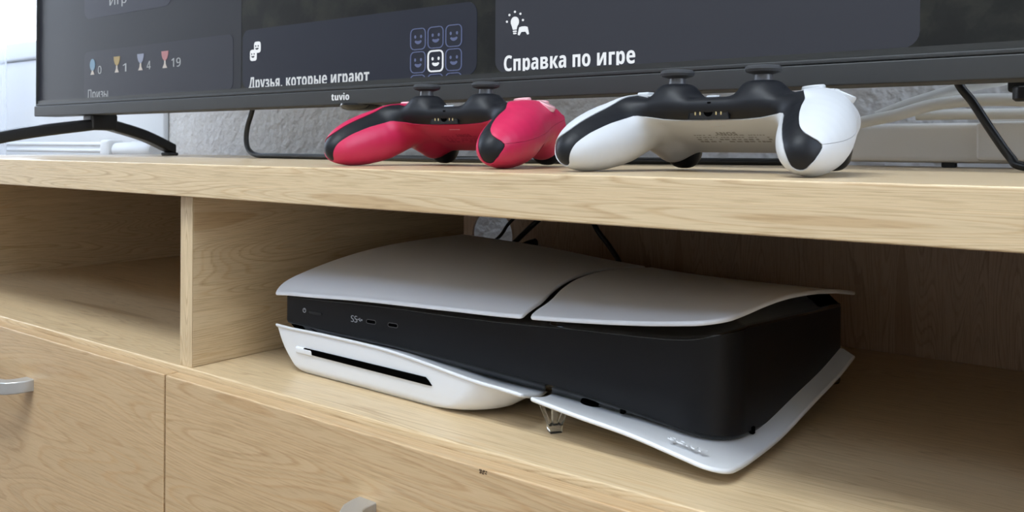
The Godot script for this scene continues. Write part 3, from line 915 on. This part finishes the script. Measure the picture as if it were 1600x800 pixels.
	for k in 21:
		var t := k / 20.0
		t = 1.0 - pow(1.0 - t, 1.5)
		var u0 := tab(UL, t); var u1 := tab(UR, t); var v0 := tab(VFc, t); var v1 := 0.196 - 0.01 * t * t
		var rl := 0.004; var rr := 0.026; var lean := 0.065
		var P := []
		for i in 7:
			var a := PI / 2 * i / 6.0
			P.append(Vector2(u0 + rl - rl * cos(a), v0 + rl - rl * sin(a)))
		for i in range(1, 24): P.append(Vector2(lerpf(u0 + rl, u1 - rr, i / 24.0), v0))
		for i in 15:
			var a := PI / 2 * i / 14.0
			P.append(Vector2(u1 - rr + rr * sin(a), v0 + rr - rr * cos(a)))
		for i in range(1, 6): P.append(Vector2(u1 - lean * pow(i / 5.0, 1.4), lerpf(v0 + rr, v1, i / 5.0)))
		for i in range(1, 13): P.append(Vector2(lerpf(u1 - lean, u0, i / 12.0), v1))
		for i in range(1, 8): P.append(Vector2(u0, lerpf(v1, v0 + rl, i / 8.0)))
		var R := PackedVector3Array()
		for p in P: R.append(uvw(p.x, p.y, minf(lerpf(maxf(botw(p.x, p.y) - 0.0020, fl + 0.002), fl, t), 0.0)))
		rings.append(R)
	g = G.new()
	g.loft(rings)
	var cov := put("disc_drive_cover", g.mesh(55.0), M.plate, o)
	# slot and eject button lie in the cover's front
	var slot := PackedVector2Array([Vector2(0.036, -0.0289), Vector2(0.036, -0.0252), Vector2(0.1590, -0.0252), Vector2(0.1612, -0.0268), Vector2(0.1640, -0.0300), Vector2(0.1600, -0.0300)])
	g = G.new()
	g.prism(slot, -0.004, 0.0003)
	g.xform(Transform3D(Basis(Vector3.RIGHT, deg_to_rad(8.0)), Vector3(0, 0.0, 0.0018)))
	put("disc_slot", g.mesh(), M.hole, cov)
	g = G.new()
	g.rbox(Vector3(0.0355, -0.0276, 0.0), Vector3(0.0195, 0.0050, 0.003), 0.0014)
	g.xform(Transform3D(Basis(Vector3.RIGHT, deg_to_rad(8.0)), Vector3(0, 0.0, 0.0009)))
	put("eject_button", g.mesh(), M.plate, cov)
	# clear stand foot
	for q in [[0.2475, 0.016], [0.2475, 0.16]]:
		g = G.new()
		var hgt: float = botw(q[0], q[1]) - 0.0030 - fl
		var V := func(v: float, y: float) -> Vector2: return Vector2(v, y)
		g.prism(PackedVector2Array([V.call(-0.0035, 0.0), V.call(0.0035, 0.0), V.call(0.0042, 0.0045), V.call(-0.0042, 0.0045)]), -0.003, 0.003)
		for s in [-1, 1]:
			g.prism(PackedVector2Array([V.call(s * 0.0042, 0.0045), V.call(s * 0.0090, hgt), V.call(s * 0.0076, hgt), V.call(s * 0.0028, 0.0045)]), -0.003, 0.003)
		g.prism(PackedVector2Array([V.call(-0.0014, 0.0045), V.call(0.0014, 0.0045), V.call(0.0014, hgt), V.call(-0.0014, hgt)]), -0.002, 0.002)
		g.xform(Transform3D(Basis(Vector3.UP, deg_to_rad(55)), uvw(q[0], q[1] + 0.004, fl)))
		put("clear_foot", g.mesh(), M.clear, o)

# ---------------------------------------------------------------- controllers
var GS := []      # grip: centre and radius along its length, in millimetres
const LOW := [[0.0, 28.3], [17.0, 28.3], [28.0, 29.0], [36.0, 30.4], [40.5, 31.4], [42.5, 31.2], [44.5, 29.8], [48.0, 26.8], [52.5, 21.5], [56.3, 15.8], [58.3, 11.0], [60.4, 5.0], [62.0, 3.6], [63.5, 3.2], [65.3, 3.4], [67.0, 4.2], [70.5, 7.6], [72.6, 11.4], [73.2, 13.6], [73.0, 15.3]]
const UPP := [[71.5, 17.2], [68.0, 19.5], [66.0, 20.7], [64.5, 22.0], [62.7, 23.8], [61.3, 26.0], [58.5, 30.5], [56.5, 34.0], [54.7, 38.0], [52.0, 41.5], [49.0, 44.0], [47.0, 60.0], [0.0, 60.0]]
const SEAM_FLAT := [-44.0, 33.0, -20.0, 29.0, 0.0, 24.0, 18.0, 20.4, 37.0, 17.2, 49.0, 15.8, 54.0, 15.3]
var PL := PackedVector2Array()

func smin(a: float, b: float, k: float) -> float:
	var h := clampf(0.5 + 0.5 * (b - a) / k, 0.0, 1.0)
	return b + (a - b) * h - k * h * (1.0 - h)

func rcone(p: Vector3, a: Vector3, b: Vector3, r1: float, r2: float) -> float:
	var ba := b - a
	var L := ba.length()
	var u := ba / L
	var k := (r1 - r2) / L
	var q := p - a
	var t := q.dot(u)
	var rho := sqrt(maxf(q.length_squared() - t * t, 0.0))
	var h := clampf((t - rho * k / sqrt(1.0 - k * k)) / L, 0.0, 1.0)
	return (q - u * (h * L)).length() - (r1 + (r2 - r1) * h)

func pad(p: Vector3) -> float:   # distance to the controller's skin, millimetres
	var q := Vector3(absf(p.x), p.y, p.z)
	var g := 1e3
	var n := GS.size()
	var j := clampi(int((q.z + 38.0) / 92.0 * (n - 1)), 0, n - 2)
	for i in range(maxi(j - 4, 0), mini(j + 5, n - 1)):
		var A: Array = GS[i]; var B: Array = GS[i + 1]
		g = minf(g, rcone(q, A[0], B[0], A[1], B[1]))
	var c := -smin(-(q.y - 41.5), -((12.5 + (q.z + 32.0) * 0.36 - q.y) / 1.063), 6.0)
	c = -smin(-c, -(q.z - 19.0), 8.0)
	c = -smin(-c, q.z + 44.0, 10.0)
	c = -smin(-c, -(q.x - 54.0), 8.0)
	var d := smin(g, c, 9.0)
	var dx := Vector2(q.x - 25.0, q.z - 3.0).length() - 13.5 + 8.0
	var dy := absf(q.y - 40.4) - 9.4 + 8.0
	var cy := minf(maxf(dx, dy), 0.0) + Vector2(maxf(dx, 0), maxf(dy, 0)).length() - 8.0
	d = smin(d, cy, 6.0)
	return smin(d, rcone(q, Vector3(47, 20, -28), Vector3(47, 15.5, -34), 12.0, 10.8), 7.0)

func polysdf(x: float, y: float) -> float:
	var d := 1e9
	var s := 1.0
	var n := PL.size()
	for i in n:
		var a := PL[i]; var b := PL[(i + 1) % n]
		var e := b - a; var w := Vector2(x, y) - a
		if i < n - 1: d = minf(d, (w - e * clampf(w.dot(e) / e.length_squared(), 0, 1)).length_squared())
		var c1 := y >= a.y; var c2 := y < b.y; var c3 := e.x * w.y > e.y * w.x
		if (c1 and c2 and c3) or (not c1 and not c2 and not c3): s = -s
	return s * sqrt(d)

func lin(t: Array, x: float) -> float:
	for i in t.size() - 1:
		if x <= t[i + 1][0]:
			var a: Array = t[i]; var b: Array = t[i + 1]
			return lerpf(a[1], b[1], clampf((x - a[0]) / maxf(b[0] - a[0], 1e-6), 0, 1))
	return t[-1][1]

func clip(m: Dictionary, f: PackedFloat32Array, rim: float) -> Dictionary:
	# keeps the part of a skin where f < 0; its cut edge is folded inwards by rim
	var V: PackedVector3Array = m.v; var N: PackedVector3Array = m.n; var T: PackedInt32Array = m.t
	var ov := PackedVector3Array(); var on := PackedVector3Array(); var ot := PackedInt32Array()
	var idx := {}
	var src := PackedInt32Array()
	for k in range(0, T.size(), 3):
		var ins := []
		for q in 3: ins.append(f[T[k + q]] < 0.0)
		var cnt: int = int(ins[0]) + int(ins[1]) + int(ins[2])
		if cnt == 0: continue
		var poly := []
		var cut := []
		for q in 3:
			var a := T[k + q]; var b := T[k + (q + 1) % 3]
			if ins[q]:
				if not idx.has(a):
					idx[a] = ov.size()
					ov.append(V[a]); on.append(N[a])
				poly.append(idx[a])
			if ins[q] != ins[(q + 1) % 3]:
				var key := Vector2i(mini(a, b), maxi(a, b))
				if not idx.has(key):
					var t := f[key.x] / (f[key.x] - f[key.y])
					idx[key] = ov.size()
					ov.append(V[key.x].lerp(V[key.y], t)); on.append(N[key.x].lerp(N[key.y], t).normalized())
				poly.append(idx[key]); cut.append(idx[key])
		for q in range(1, poly.size() - 1): ot.append_array([poly[0], poly[q], poly[q + 1]])
		if rim > 0.0 and cut.size() == 2:
			var a: int = cut[0]; var b: int = cut[1]
			var pa := ov[a]; var pb := ov[b]
			var qa := pa - on[a] * rim; var qb := pb - on[b] * rim
			var cen := Vector3()
			for q in poly: cen += ov[q]
			var sn := (pb - pa).cross(on[a]).normalized()
			if sn.dot(pa - cen / poly.size()) < 0: sn = -sn
			var o := ov.size()
			ov.append_array([pa, pb, qb, qa]); on.append_array([sn, sn, sn, sn])
			ot.append_array([o, o + 1, o + 2, o, o + 2, o + 3])
	return {"v": ov, "n": on, "t": ot}

func skin_mesh(m: Dictionary) -> ArrayMesh:
	var V: PackedVector3Array = m.v; var N: PackedVector3Array = m.n; var T: PackedInt32Array = (m.t as PackedInt32Array).duplicate()
	var vs := PackedVector3Array(); vs.resize(V.size())
	for i in V.size(): vs[i] = V[i] * 0.001
	for k in range(0, T.size(), 3):
		var cr := (V[T[k + 1]] - V[T[k]]).cross(V[T[k + 2]] - V[T[k]])
		if cr.dot(N[T[k]] + N[T[k + 1]] + N[T[k + 2]]) > 0:
			var t := T[k + 1]; T[k + 1] = T[k + 2]; T[k + 2] = t
	return G.arr(vs, N, T)

func surface_net() -> Dictionary:
	var h := 1.5
	var nx := 54; var ny := 38; var nz := 82   # nodes: x from -nx*h to nx*h
	var y0 := -2.0; var z0 := -56.0
	var vals := PackedFloat32Array(); vals.resize((nx + 1) * (ny + 1) * (nz + 1))
	var st := ny + 1; var sx := (ny + 1) * (nz + 1)
	var act := []
	for bx in range(0, nx + 1, 4):
		for bz in range(0, nz + 1, 4):
			for by in range(0, ny + 1, 4):
				var c := Vector3((bx + 1.5) * h, y0 + (by + 1.5) * h, z0 + (bz + 1.5) * h)
				var s := pad(c)
				var near := absf(s) < 6.4
				if near: act.append(Vector3i(bx, by, bz))
				for i in range(bx, mini(bx + 4, nx + 1)):
					for k in range(bz, mini(bz + 4, nz + 1)):
						for j in range(by, mini(by + 4, ny + 1)):
							vals[i * sx + k * st + j] = pad(Vector3(i * h, y0 + j * h, z0 + k * h)) if near else s
	var V := PackedVector3Array(); var T := PackedInt32Array()
	var at := {}
	var val := func(i: int, j: int, k: int) -> float: return vals[absi(i) * sx + k * st + j]
	var cells := {}
	for b in act:
		for i in range(b.x - 1, b.x + 5):
			for k in range(b.z - 1, b.z + 5):
				for j in range(b.y - 1, b.y + 5):
					if i < 0 or j < 0 or k < 0 or i >= nx or j >= ny or k >= nz: continue
					cells[Vector3i(i, j, k)] = true
					cells[Vector3i(-i - 1, j, k)] = true
	var cv := PackedFloat32Array(); cv.resize(8)
	for c in cells:
		var neg := 0
		for q in 8:
			cv[q] = vals[absi(c.x + (q & 1)) * sx + (c.z + (q >> 2)) * st + c.y + ((q >> 1) & 1)]
			if cv[q] < 0.0: neg += 1
		if neg == 0 or neg == 8: continue
		var sum := Vector3(); var cnt := 0
		for q in 8:
			for ax in [1, 2, 4]:
				if q & ax: continue
				var r: int = q | ax
				if (cv[q] < 0.0) != (cv[r] < 0.0):
					var t := cv[q] / (cv[q] - cv[r])
					var p := Vector3(q & 1, (q >> 1) & 1, q >> 2)
					if ax == 1: p.x += t
					elif ax == 2: p.y += t
					else: p.z += t
					sum += p; cnt += 1
		at[c] = V.size()
		V.append(Vector3(c.x * h, y0 + c.y * h, z0 + c.z * h) + sum / cnt * h)
	for c in at:
		var v0: float = val.call(c.x, c.y, c.z)
		for ax in 3:
			var e := Vector3i(); e[ax] = 1
			var d1 := Vector3i(); d1[(ax + 1) % 3] = 1
			var d2 := Vector3i(); d2[(ax + 2) % 3] = 1
			if absi(c.x + e.x) > nx or c.y + e.y > ny or c.z + e.z > nz: continue
			var v1: float = val.call(c.x + e.x, c.y + e.y, c.z + e.z)
			if (v0 < 0.0) == (v1 < 0.0): continue
			if not (at.has(c - d1) and at.has(c - d2) and at.has(c - d1 - d2)): continue
			var q := [at[c], at[c - d1], at[c - d1 - d2], at[c - d2]]
			if v0 < 0.0: T.append_array([q[0], q[1], q[2], q[0], q[2], q[3]])
			else: T.append_array([q[0], q[2], q[1], q[0], q[3], q[2]])
	# true normals and a step onto the skin
	var N := PackedVector3Array(); N.resize(V.size())
	for i in V.size():
		var p := V[i]
		var e := 0.35
		var s0 := pad(p)
		var gr := Vector3(pad(p + Vector3(e, 0, 0)) - s0, pad(p + Vector3(0, e, 0)) - s0, pad(p + Vector3(0, 0, e)) - s0) / e
		N[i] = gr.normalized()
		V[i] = p - N[i] * clampf(s0, -1.0, 1.0)
	return {"v": V, "n": N, "t": T}

func controllers() -> void:
	var gp := [[51, 28, -38, 11.5], [51.5, 29.2, -20, 14.6], [53.6, 27.2, -3, 16.5], [57, 22.4, 13, 18.2], [60.3, 18.2, 28, 17.4], [62.2, 15.2, 40, 15.0], [62.8, 13.2, 48, 12.0], [63, 12, 52, 9.8]]
	for i in gp.size() - 1:
		var P := []
		for k in [maxi(i - 1, 0), i, i + 1, mini(i + 2, gp.size() - 1)]: P.append(gp[k])
		for k in 2:
			var t := k / 2.0
			var r := []
			for q in 4: r.append(cubic_interpolate(P[1][q], P[2][q], P[0][q], P[3][q], t))
			GS.append([Vector3(r[0], r[1], r[2]), r[3]])
	GS.append([Vector3(63, 12, 52), 9.8])
	for p in LOW + UPP: PL.append(Vector2(p[0], p[1]))
	var skin := surface_net()
	var gb := PackedFloat32Array(); var gt := PackedFloat32Array()
	for p in skin.v:
		var x := absf(p.x)
		var ft := minf(minf(Vector2(x - 25, p.z - 3).length() - 18, maxf(-9 - p.z, x - 25)), 4 - p.z)
		gb.append(maxf(polysdf(x, p.y), ft) if p.z > -26 else 20.0)
	var neg := PackedFloat32Array(); var wide := PackedFloat32Array()
	for v in gb:
		neg.append(-v); wide.append(v - 1.6)
	var mid := clip(skin, wide, 0.0)
	for i in mid.v.size(): mid.v[i] -= mid.n[i] * 0.55
	var rest := clip(skin, neg, 1.4)
	for p in rest.v:
		var x := absf(p.x)
		var s: float = p.y - tab(SEAM_FLAT, p.z)
		gt.append(s if x > 73 else minf(s, p.y - lin(LOW, x)))
	var a := PackedFloat32Array(); var b := PackedFloat32Array()
	for v in gt:
		a.append(v + 0.1); b.append(-v + 0.1)
	var shell := clip(rest, a, 1.2)
	var top := clip(rest, b, 1.2)
	var tp := PackedFloat32Array(); var tn := PackedFloat32Array()
	for p in top.v:
		var k := maxf(absf(p.x) - 30.0 - (p.z + 12.0) * -0.08, maxf(p.z + 11.5, 36.0 - p.y))
		tp.append(k + 0.12); tn.append(-k + 0.12)
	var touch := clip(top, tp, 1.0)
	var plates := clip(top, tn, 1.0)
	var pl := PackedFloat32Array(); var pr := PackedFloat32Array()
	for p in plates.v:
		pl.append(p.x); pr.append(-p.x)
	var ms := {"mid_frame": skin_mesh(mid), "back_shell": skin_mesh(shell), "touchpad": skin_mesh(touch), "left": skin_mesh(clip(plates, pl, 0.0)), "right": skin_mesh(clip(plates, pr, 0.0))}
	var r := controller(ms, M.red, "crimson red game controller with black middle, standing left of the white one", Vector3(-0.390, 0.62, -0.093), 5.0, Color(0.60, 0.17, 0.28))
	var w := controller(ms, M.white, "white game controller with black middle, standing right of the red one", Vector3(-0.194, 0.62, -0.086), -1.0, Color(0.55, 0.54, 0.53))

func mm(x: float, y: float, z: float) -> Vector3: return Vector3(x, y, z) * 0.001

func controller(ms: Dictionary, m: Material, label: String, at: Vector3, deg: float, ink: Color) -> Node3D:
	var o := thing("game_controller", label, "game controller", at, "game controllers on the tabletop")
	o.rotation.y = deg_to_rad(deg)
	var mf := put("mid_frame", ms.mid_frame, M.black, o)
	var bs := put("back_shell", ms.back_shell, m, o)
	put("touchpad", ms.touchpad, m, o)
	put("face_plate", ms.left, m, o)
	put("face_plate", ms.right, m, o)
	for s in [-1, 1]:
		var g := G.new()
		g.lathe(mm(s * 25, 48.5, 3), [Vector2(0.0050, 0.0), Vector2(0.0047, 0.0016), Vector2(0.0044, 0.0050), Vector2(0.0, 0.0050)], 28)
		var st := put("thumbstick", g.mesh(), mat(Color(0.30, 0.30, 0.31), 0.35), o)
		g = G.new()
		g.lathe(mm(s * 25, 52.0, 3), [Vector2(0.0, 0.0004), Vector2(0.0045, 0.0004), Vector2(0.0068, 0.0010), Vector2(0.0089, 0.0017), Vector2(0.0096, 0.0031), Vector2(0.0093, 0.0044), Vector2(0.0082, 0.0051), Vector2(0.0068, 0.0049), Vector2(0.0055, 0.0040), Vector2(0.0, 0.0036)], 36)
		put("stick_cap", g.mesh(), M.rubber, st)
		# trigger and bumper
		g = G.new()
		var rings := []
		for i in 13:
			var t := -1.0 + i / 6.0
			var R := PackedVector3Array()
			var k := sqrt(maxf(0.02, 1.0 - pow(absf(t), 3.0)))
			for q in 20:
				var an := TAU * q / 20
				R.append(mm(s * (45 + 11.5 * t), 13.5 + 12.5 * k * sin(an) - 0.0 * t, -45 + 9.5 * k * cos(an)))
			rings.append(R)
		g.loft(rings)
		put("trigger", g.mesh(60), M.black, o)
		g = G.new()
		g.rbox(mm(s * 45, 33, -46), Vector3(0.026, 0.009, 0.010), 0.004)
		put("bumper", g.mesh(), m, o)
	# clear face buttons on the right, direction buttons on the left
	var clr := mat(Color(0.72, 0.73, 0.74), 0.12) if m == M.white else mat(Color(0.86, 0.66, 0.68), 0.12)
	for q in [[60.5, -18.0], [48.5, -30.0], [38.0, -18.0], [48.5, -6.0]]:
		var g := G.new()
		g.lathe(Vector3.ZERO, [Vector2(0.0060, -0.002), Vector2(0.0060, 0.0008), Vector2(0.0055, 0.0014), Vector2(0.0, 0.0016)], 24)
		g.xform(on_skin(q[0], q[1]))
		put("face_button", g.mesh(), clr, o)
	for q in [[-60.5, -18.0], [-52.0, -26.5], [-43.5, -18.0], [-52.0, -9.5]]:
		var g := G.new()
		g.rbox(Vector3.ZERO, Vector3(0.0080, 0.0024, 0.0080), 0.0011)
		g.xform(on_skin(q[0], q[1]))
		put("direction_button", g.mesh(), clr, o)
	# mute bar and microphone hole between the sticks
	put("mute_bar", boxm(Vector3(0.0075, 0.0012, 0.002), 0.0004), mat(Color(0.72, 0.74, 0.76), 0.3), o, mm(0.5, 41.2, 11.0))
	put("microphone_hole", boxm(Vector3(0.0022, 0.0010, 0.0012), 0.0004), M.hole, o, mm(1.0, 37.6, 17.2))
	# charging socket in the front edge
	var fz := skin_front(32.0)
	var g := G.new()
	g.prism(PackedVector2Array([Vector2(-0.0115, -0.0042), Vector2(0.0115, -0.0042), Vector2(0.0098, 0.0028), Vector2(0.0085, 0.0036), Vector2(-0.0085, 0.0036), Vector2(-0.0098, 0.0028)]), -0.002, 0.0)
	var so := put("charging_socket", g.mesh(), M.gloss, o, mm(0, 33.0, fz + 0.05))
	g = G.new()
	g.frame2(PackedVector2Array([Vector2(-0.0120, -0.0042), Vector2(0.0120, -0.0042), Vector2(0.0102, 0.0031), Vector2(0.0088, 0.0040), Vector2(-0.0088, 0.0040), Vector2(-0.0102, 0.0031)]), PackedVector2Array([Vector2(-0.0115, -0.0042), Vector2(0.0115, -0.0042), Vector2(0.0098, 0.0028), Vector2(0.0085, 0.0036), Vector2(-0.0085, 0.0036), Vector2(-0.0098, 0.0028)]), -0.002, 0.0003)
	put("socket_rim", g.mesh(), M.black, so)
	g = G.new()
	g.frame2(disc(0.0024, Vector2.ZERO, 20), disc(0.0018, Vector2.ZERO, 20), -0.001, 0.0004)
	g.prism(disc(0.0019, Vector2.ZERO, 20), -0.001, 0.0002)
	put("audio_jack", g.mesh(), M.hole, so, mm(0, -0.3, 0))
	for x in [-7.4, -4.6, 4.6, 7.4]:
		put("contact", boxm(Vector3(0.0008, 0.0030, 0.0006), 0.0003), M.gold, so, mm(x, -0.5, 0.1))
	# print on the underside, upside down as the pad stands
	var pm := mat(ink, 0.6)
	var sl := atan(0.36)
	var base := Transform3D(Basis(Vector3.RIGHT, PI / 2 - sl), Vector3.ZERO)
	var at_z := func(z: float) -> Vector3: return mm(0, 12.5 + (z + 32) * 0.36, z)
	# letters face down, their tops towards the player
	var nrm := Vector3(0, -cos(sl), sin(sl)); var along := Vector3(0, -sin(sl), -cos(sl))
	var bx := Basis(Vector3(-1, 0, 0), -along, nrm)
	bx = Basis(along.cross(nrm), along, nrm)
	var word := text("brand_print", "SONY", pm, bs, 0, 0, 0.0020, 0.0125, 0, true, 0.0001)
	var wsc := word.scale.x
	var p0: Vector3 = at_z.call(-4.0)
	word.transform = Transform3D(Basis(bx.x * wsc, bx.y, bx.z), p0 + bx.x * -0.0062 + bx.y * -0.001 + nrm * 0.00015)
	g = G.new()
	var rng := RandomNumberGenerator.new()
	rng.seed = 8
	for row in 4:
		var zz: float = -9.0 - row * 3.2
		var c: Vector3 = at_z.call(zz)
		var x := -20.0
		while x < 23.0:
			var wd := rng.randf_range(0.7, 1.6) if row < 2 else rng.randf_range(1.2, 3.2)
			var hh := 0.0009 if row < 2 else rng.randf_range(0.0012, 0.0022)
			if rng.randf() < 0.85:
				var bb := G.new()
				bb.box(Vector3.ZERO, Vector3(wd * 0.001, hh, 0.0001))
				bb.xform(Transform3D(bx, c + Vector3(x * 0.001, 0, 0) + nrm * 0.0001))
				g.v.append_array(bb.v)
			x += wd + rng.randf_range(0.4, 0.9) * (1.0 if row < 2 else 2.0)
	put("small_print", g.mesh(), pm, bs)
	g = G.new()
	g.box(Vector3.ZERO, Vector3(0.0085, 0.0009, 0.0002))
	g.xform(Transform3D(bx, (at_z.call(4.0) as Vector3) + nrm * 0.0001))
	put("shell_slit", g.mesh(), mat(ink.lightened(0.5), 0.4), bs)
	return o

func on_skin(x: float, z: float) -> Transform3D:   # a place on the upper face, with its slope
	var y := 70.0
	for i in 60: y -= pad(Vector3(x, y, z)) * 0.8
	var e := 2.0
	var n := Vector3(pad(Vector3(x + e, y, z)) - pad(Vector3(x - e, y, z)), pad(Vector3(x, y + e, z)) - pad(Vector3(x, y - e, z)), pad(Vector3(x, y, z + e)) - pad(Vector3(x, y, z - e))).normalized()
	n = n.lerp(Vector3.UP, 0.4).normalized()
	var rx := n.cross(Vector3(0, 0, 1)).normalized() * -1.0
	return Transform3D(Basis(rx, n, rx.cross(n)), mm(x, y, z))

func skin_front(y: float) -> float:   # where the front edge is at x = 0
	var z := 40.0
	for i in 60: z -= pad(Vector3(0, y, z)) * 0.8
	return z - 0.55

# ---------------------------------------------------------------- cables and the power strip
func cable(called: String, label: String, pts: Array, r: float, m: Material, group := "") -> MeshInstance3D:
	var g := G.new()
	g.tube(curve(pts, 8), r, 12)
	var o := put(called, g.mesh(60), m)
	tag(o, label, "cable", group)
	return o

func small_things() -> void:
	var Y := 0.62
	cable("power_cable", "black cable dropping from the television and trailing along the tabletop behind the red controller", [Vector3(-0.818, 0.69, -0.24), Vector3(-0.824, 0.672, -0.24), Vector3(-0.832, 0.655, -0.24), Vector3(-0.834, 0.640, -0.24), Vector3(-0.829, 0.629, -0.24), Vector3(-0.812, 0.6235, -0.238), Vector3(-0.78, 0.6230, -0.235), Vector3(-0.70, 0.6230, -0.228), Vector3(-0.60, 0.6230, -0.215), Vector3(-0.48, 0.6230, -0.205), Vector3(-0.38, 0.6230, -0.235), Vector3(-0.30, 0.6230, -0.29), Vector3(-0.22, 0.6230, -0.33)], 0.0029, M.cable)
	cable("power_cable", "thick black cable hanging at the right edge before the power strip", [Vector3(-0.115, 0.695, -0.26), Vector3(-0.106, 0.675, -0.26), Vector3(-0.0985, 0.664, -0.26), Vector3(-0.0875, 0.6455, -0.258), Vector3(-0.0768, 0.629, -0.256), Vector3(-0.070, 0.6235, -0.253), Vector3(-0.045, 0.623, -0.25), Vector3(0.05, 0.623, -0.26)], 0.0028, M.cable)
	# power strip
	var ps := thing("power_strip", "long white power strip lying on the tabletop behind the white controller", "power strip", Vector3(-0.06, Y, -0.372))
	put("housing", boxm(Vector3(0.29, 0.030, 0.044), 0.005, Vector3(0, 0.0185, 0)), M.strip, ps)
	put("socket_block", boxm(Vector3(0.195, 0.029, 0.046), 0.004, Vector3(0.047, 0.0195, 0.0015)), M.strip, ps)
	put("lid", boxm(Vector3(0.193, 0.0035, 0.040), 0.0015, Vector3(0.048, 0.0352, -0.001)), M.strip, ps)
	for x in [-0.07, 0.09]:
		put("rubber_foot", boxm(Vector3(0.009, 0.006, 0.012), 0.001, Vector3(x, 0.003, 0.012)), M.rubber, ps)
	var wl := ["thick white cable rising from behind the white controller towards the right", "white cable sloping up behind the thick white cable", "white cable lying lowest along the top of the power strip"]
	cable("white_cable", wl[0], [Vector3(-0.23, 0.640, -0.325), Vector3(-0.19, 0.653, -0.33), Vector3(-0.161, 0.6592, -0.33), Vector3(-0.139, 0.6655, -0.33), Vector3(-0.122, 0.6680, -0.33), Vector3(-0.1096, 0.6688, -0.33), Vector3(-0.0935, 0.6688, -0.33), Vector3(-0.07, 0.6675, -0.33), Vector3(0.0, 0.664, -0.335)], 0.0046, M.wcable, "white cables above the power strip")
	cable("white_cable", wl[1], [Vector3(-0.185, 0.660, -0.372), Vector3(-0.165, 0.668, -0.372), Vector3(-0.143, 0.675, -0.372), Vector3(-0.118, 0.682, -0.372), Vector3(-0.08, 0.688, -0.372)], 0.0044, M.wcable, "white cables above the power strip")
	cable("white_cable", wl[2], [Vector3(-0.150, 0.6595, -0.345), Vector3(-0.135, 0.6595, -0.345), Vector3(-0.112, 0.6595, -0.345), Vector3(-0.08, 0.6592, -0.345), Vector3(0.0, 0.659, -0.345)], 0.0040, M.wcable, "white cables above the power strip")
	# black plug under the television at the right edge
	var pg := thing("power_plug", "round black plug under the television at the right edge", "plug", Vector3(-0.069, 0.6645, -0.275))
	var g := G.new()
	g.lathe(Vector3.ZERO, [Vector2(0.0, 0.0), Vector2(0.0075, 0.0), Vector2(0.0092, 0.0015), Vector2(0.0092, 0.0085), Vector2(0.0080, 0.0095), Vector2(0.0, 0.0095)], 28)
	put("plug_body", g.mesh(), M.cable, pg)
	put("plug_neck", boxm(Vector3(0.012, 0.010, 0.010), 0.002, Vector3(-0.006, 0.011, -0.004)), M.cable, pg)
	# cables behind the console
	cable("console_cable", "thin black cable crossing the round cable hole behind the console", [Vector3(-0.60, 0.505, -0.345), Vector3(-0.5633, 0.5373, -0.36), Vector3(-0.5464, 0.5559, -0.36), Vector3(-0.515, 0.588, -0.375)], 0.0018, M.cable, "cables behind the console")
	cable("console_cable", "thicker black cable leaning right of the cable hole behind the console", [Vector3(-0.575, 0.503, -0.34), Vector3(-0.5445, 0.5319, -0.36), Vector3(-0.5321, 0.5420, -0.36), Vector3(-0.5118, 0.5585, -0.36), Vector3(-0.475, 0.590, -0.37)], 0.0028, M.cable, "cables behind the console")
	cable("console_cable", "black cable slanting down to the console's rear beside the plate gap", [Vector3(-0.468, 0.590, -0.37), Vector3(-0.4428, 0.5567, -0.36), Vector3(-0.4283, 0.5403, -0.36), Vector3(-0.4126, 0.5243, -0.355), Vector3(-0.400, 0.510, -0.335)], 0.0026, M.cable, "cables behind the console")
	g = G.new()
	g.tube(PackedVector3Array([Vector3(-0.530, 0.531, -0.362), Vector3(-0.524, 0.5335, -0.362), Vector3(-0.5155, 0.5360, -0.362)]), 0.0042, 14)
	tag(put("cable_plug", g.mesh(), M.cable), "small dark cable plug behind the console, right of the cable hole", "plug")
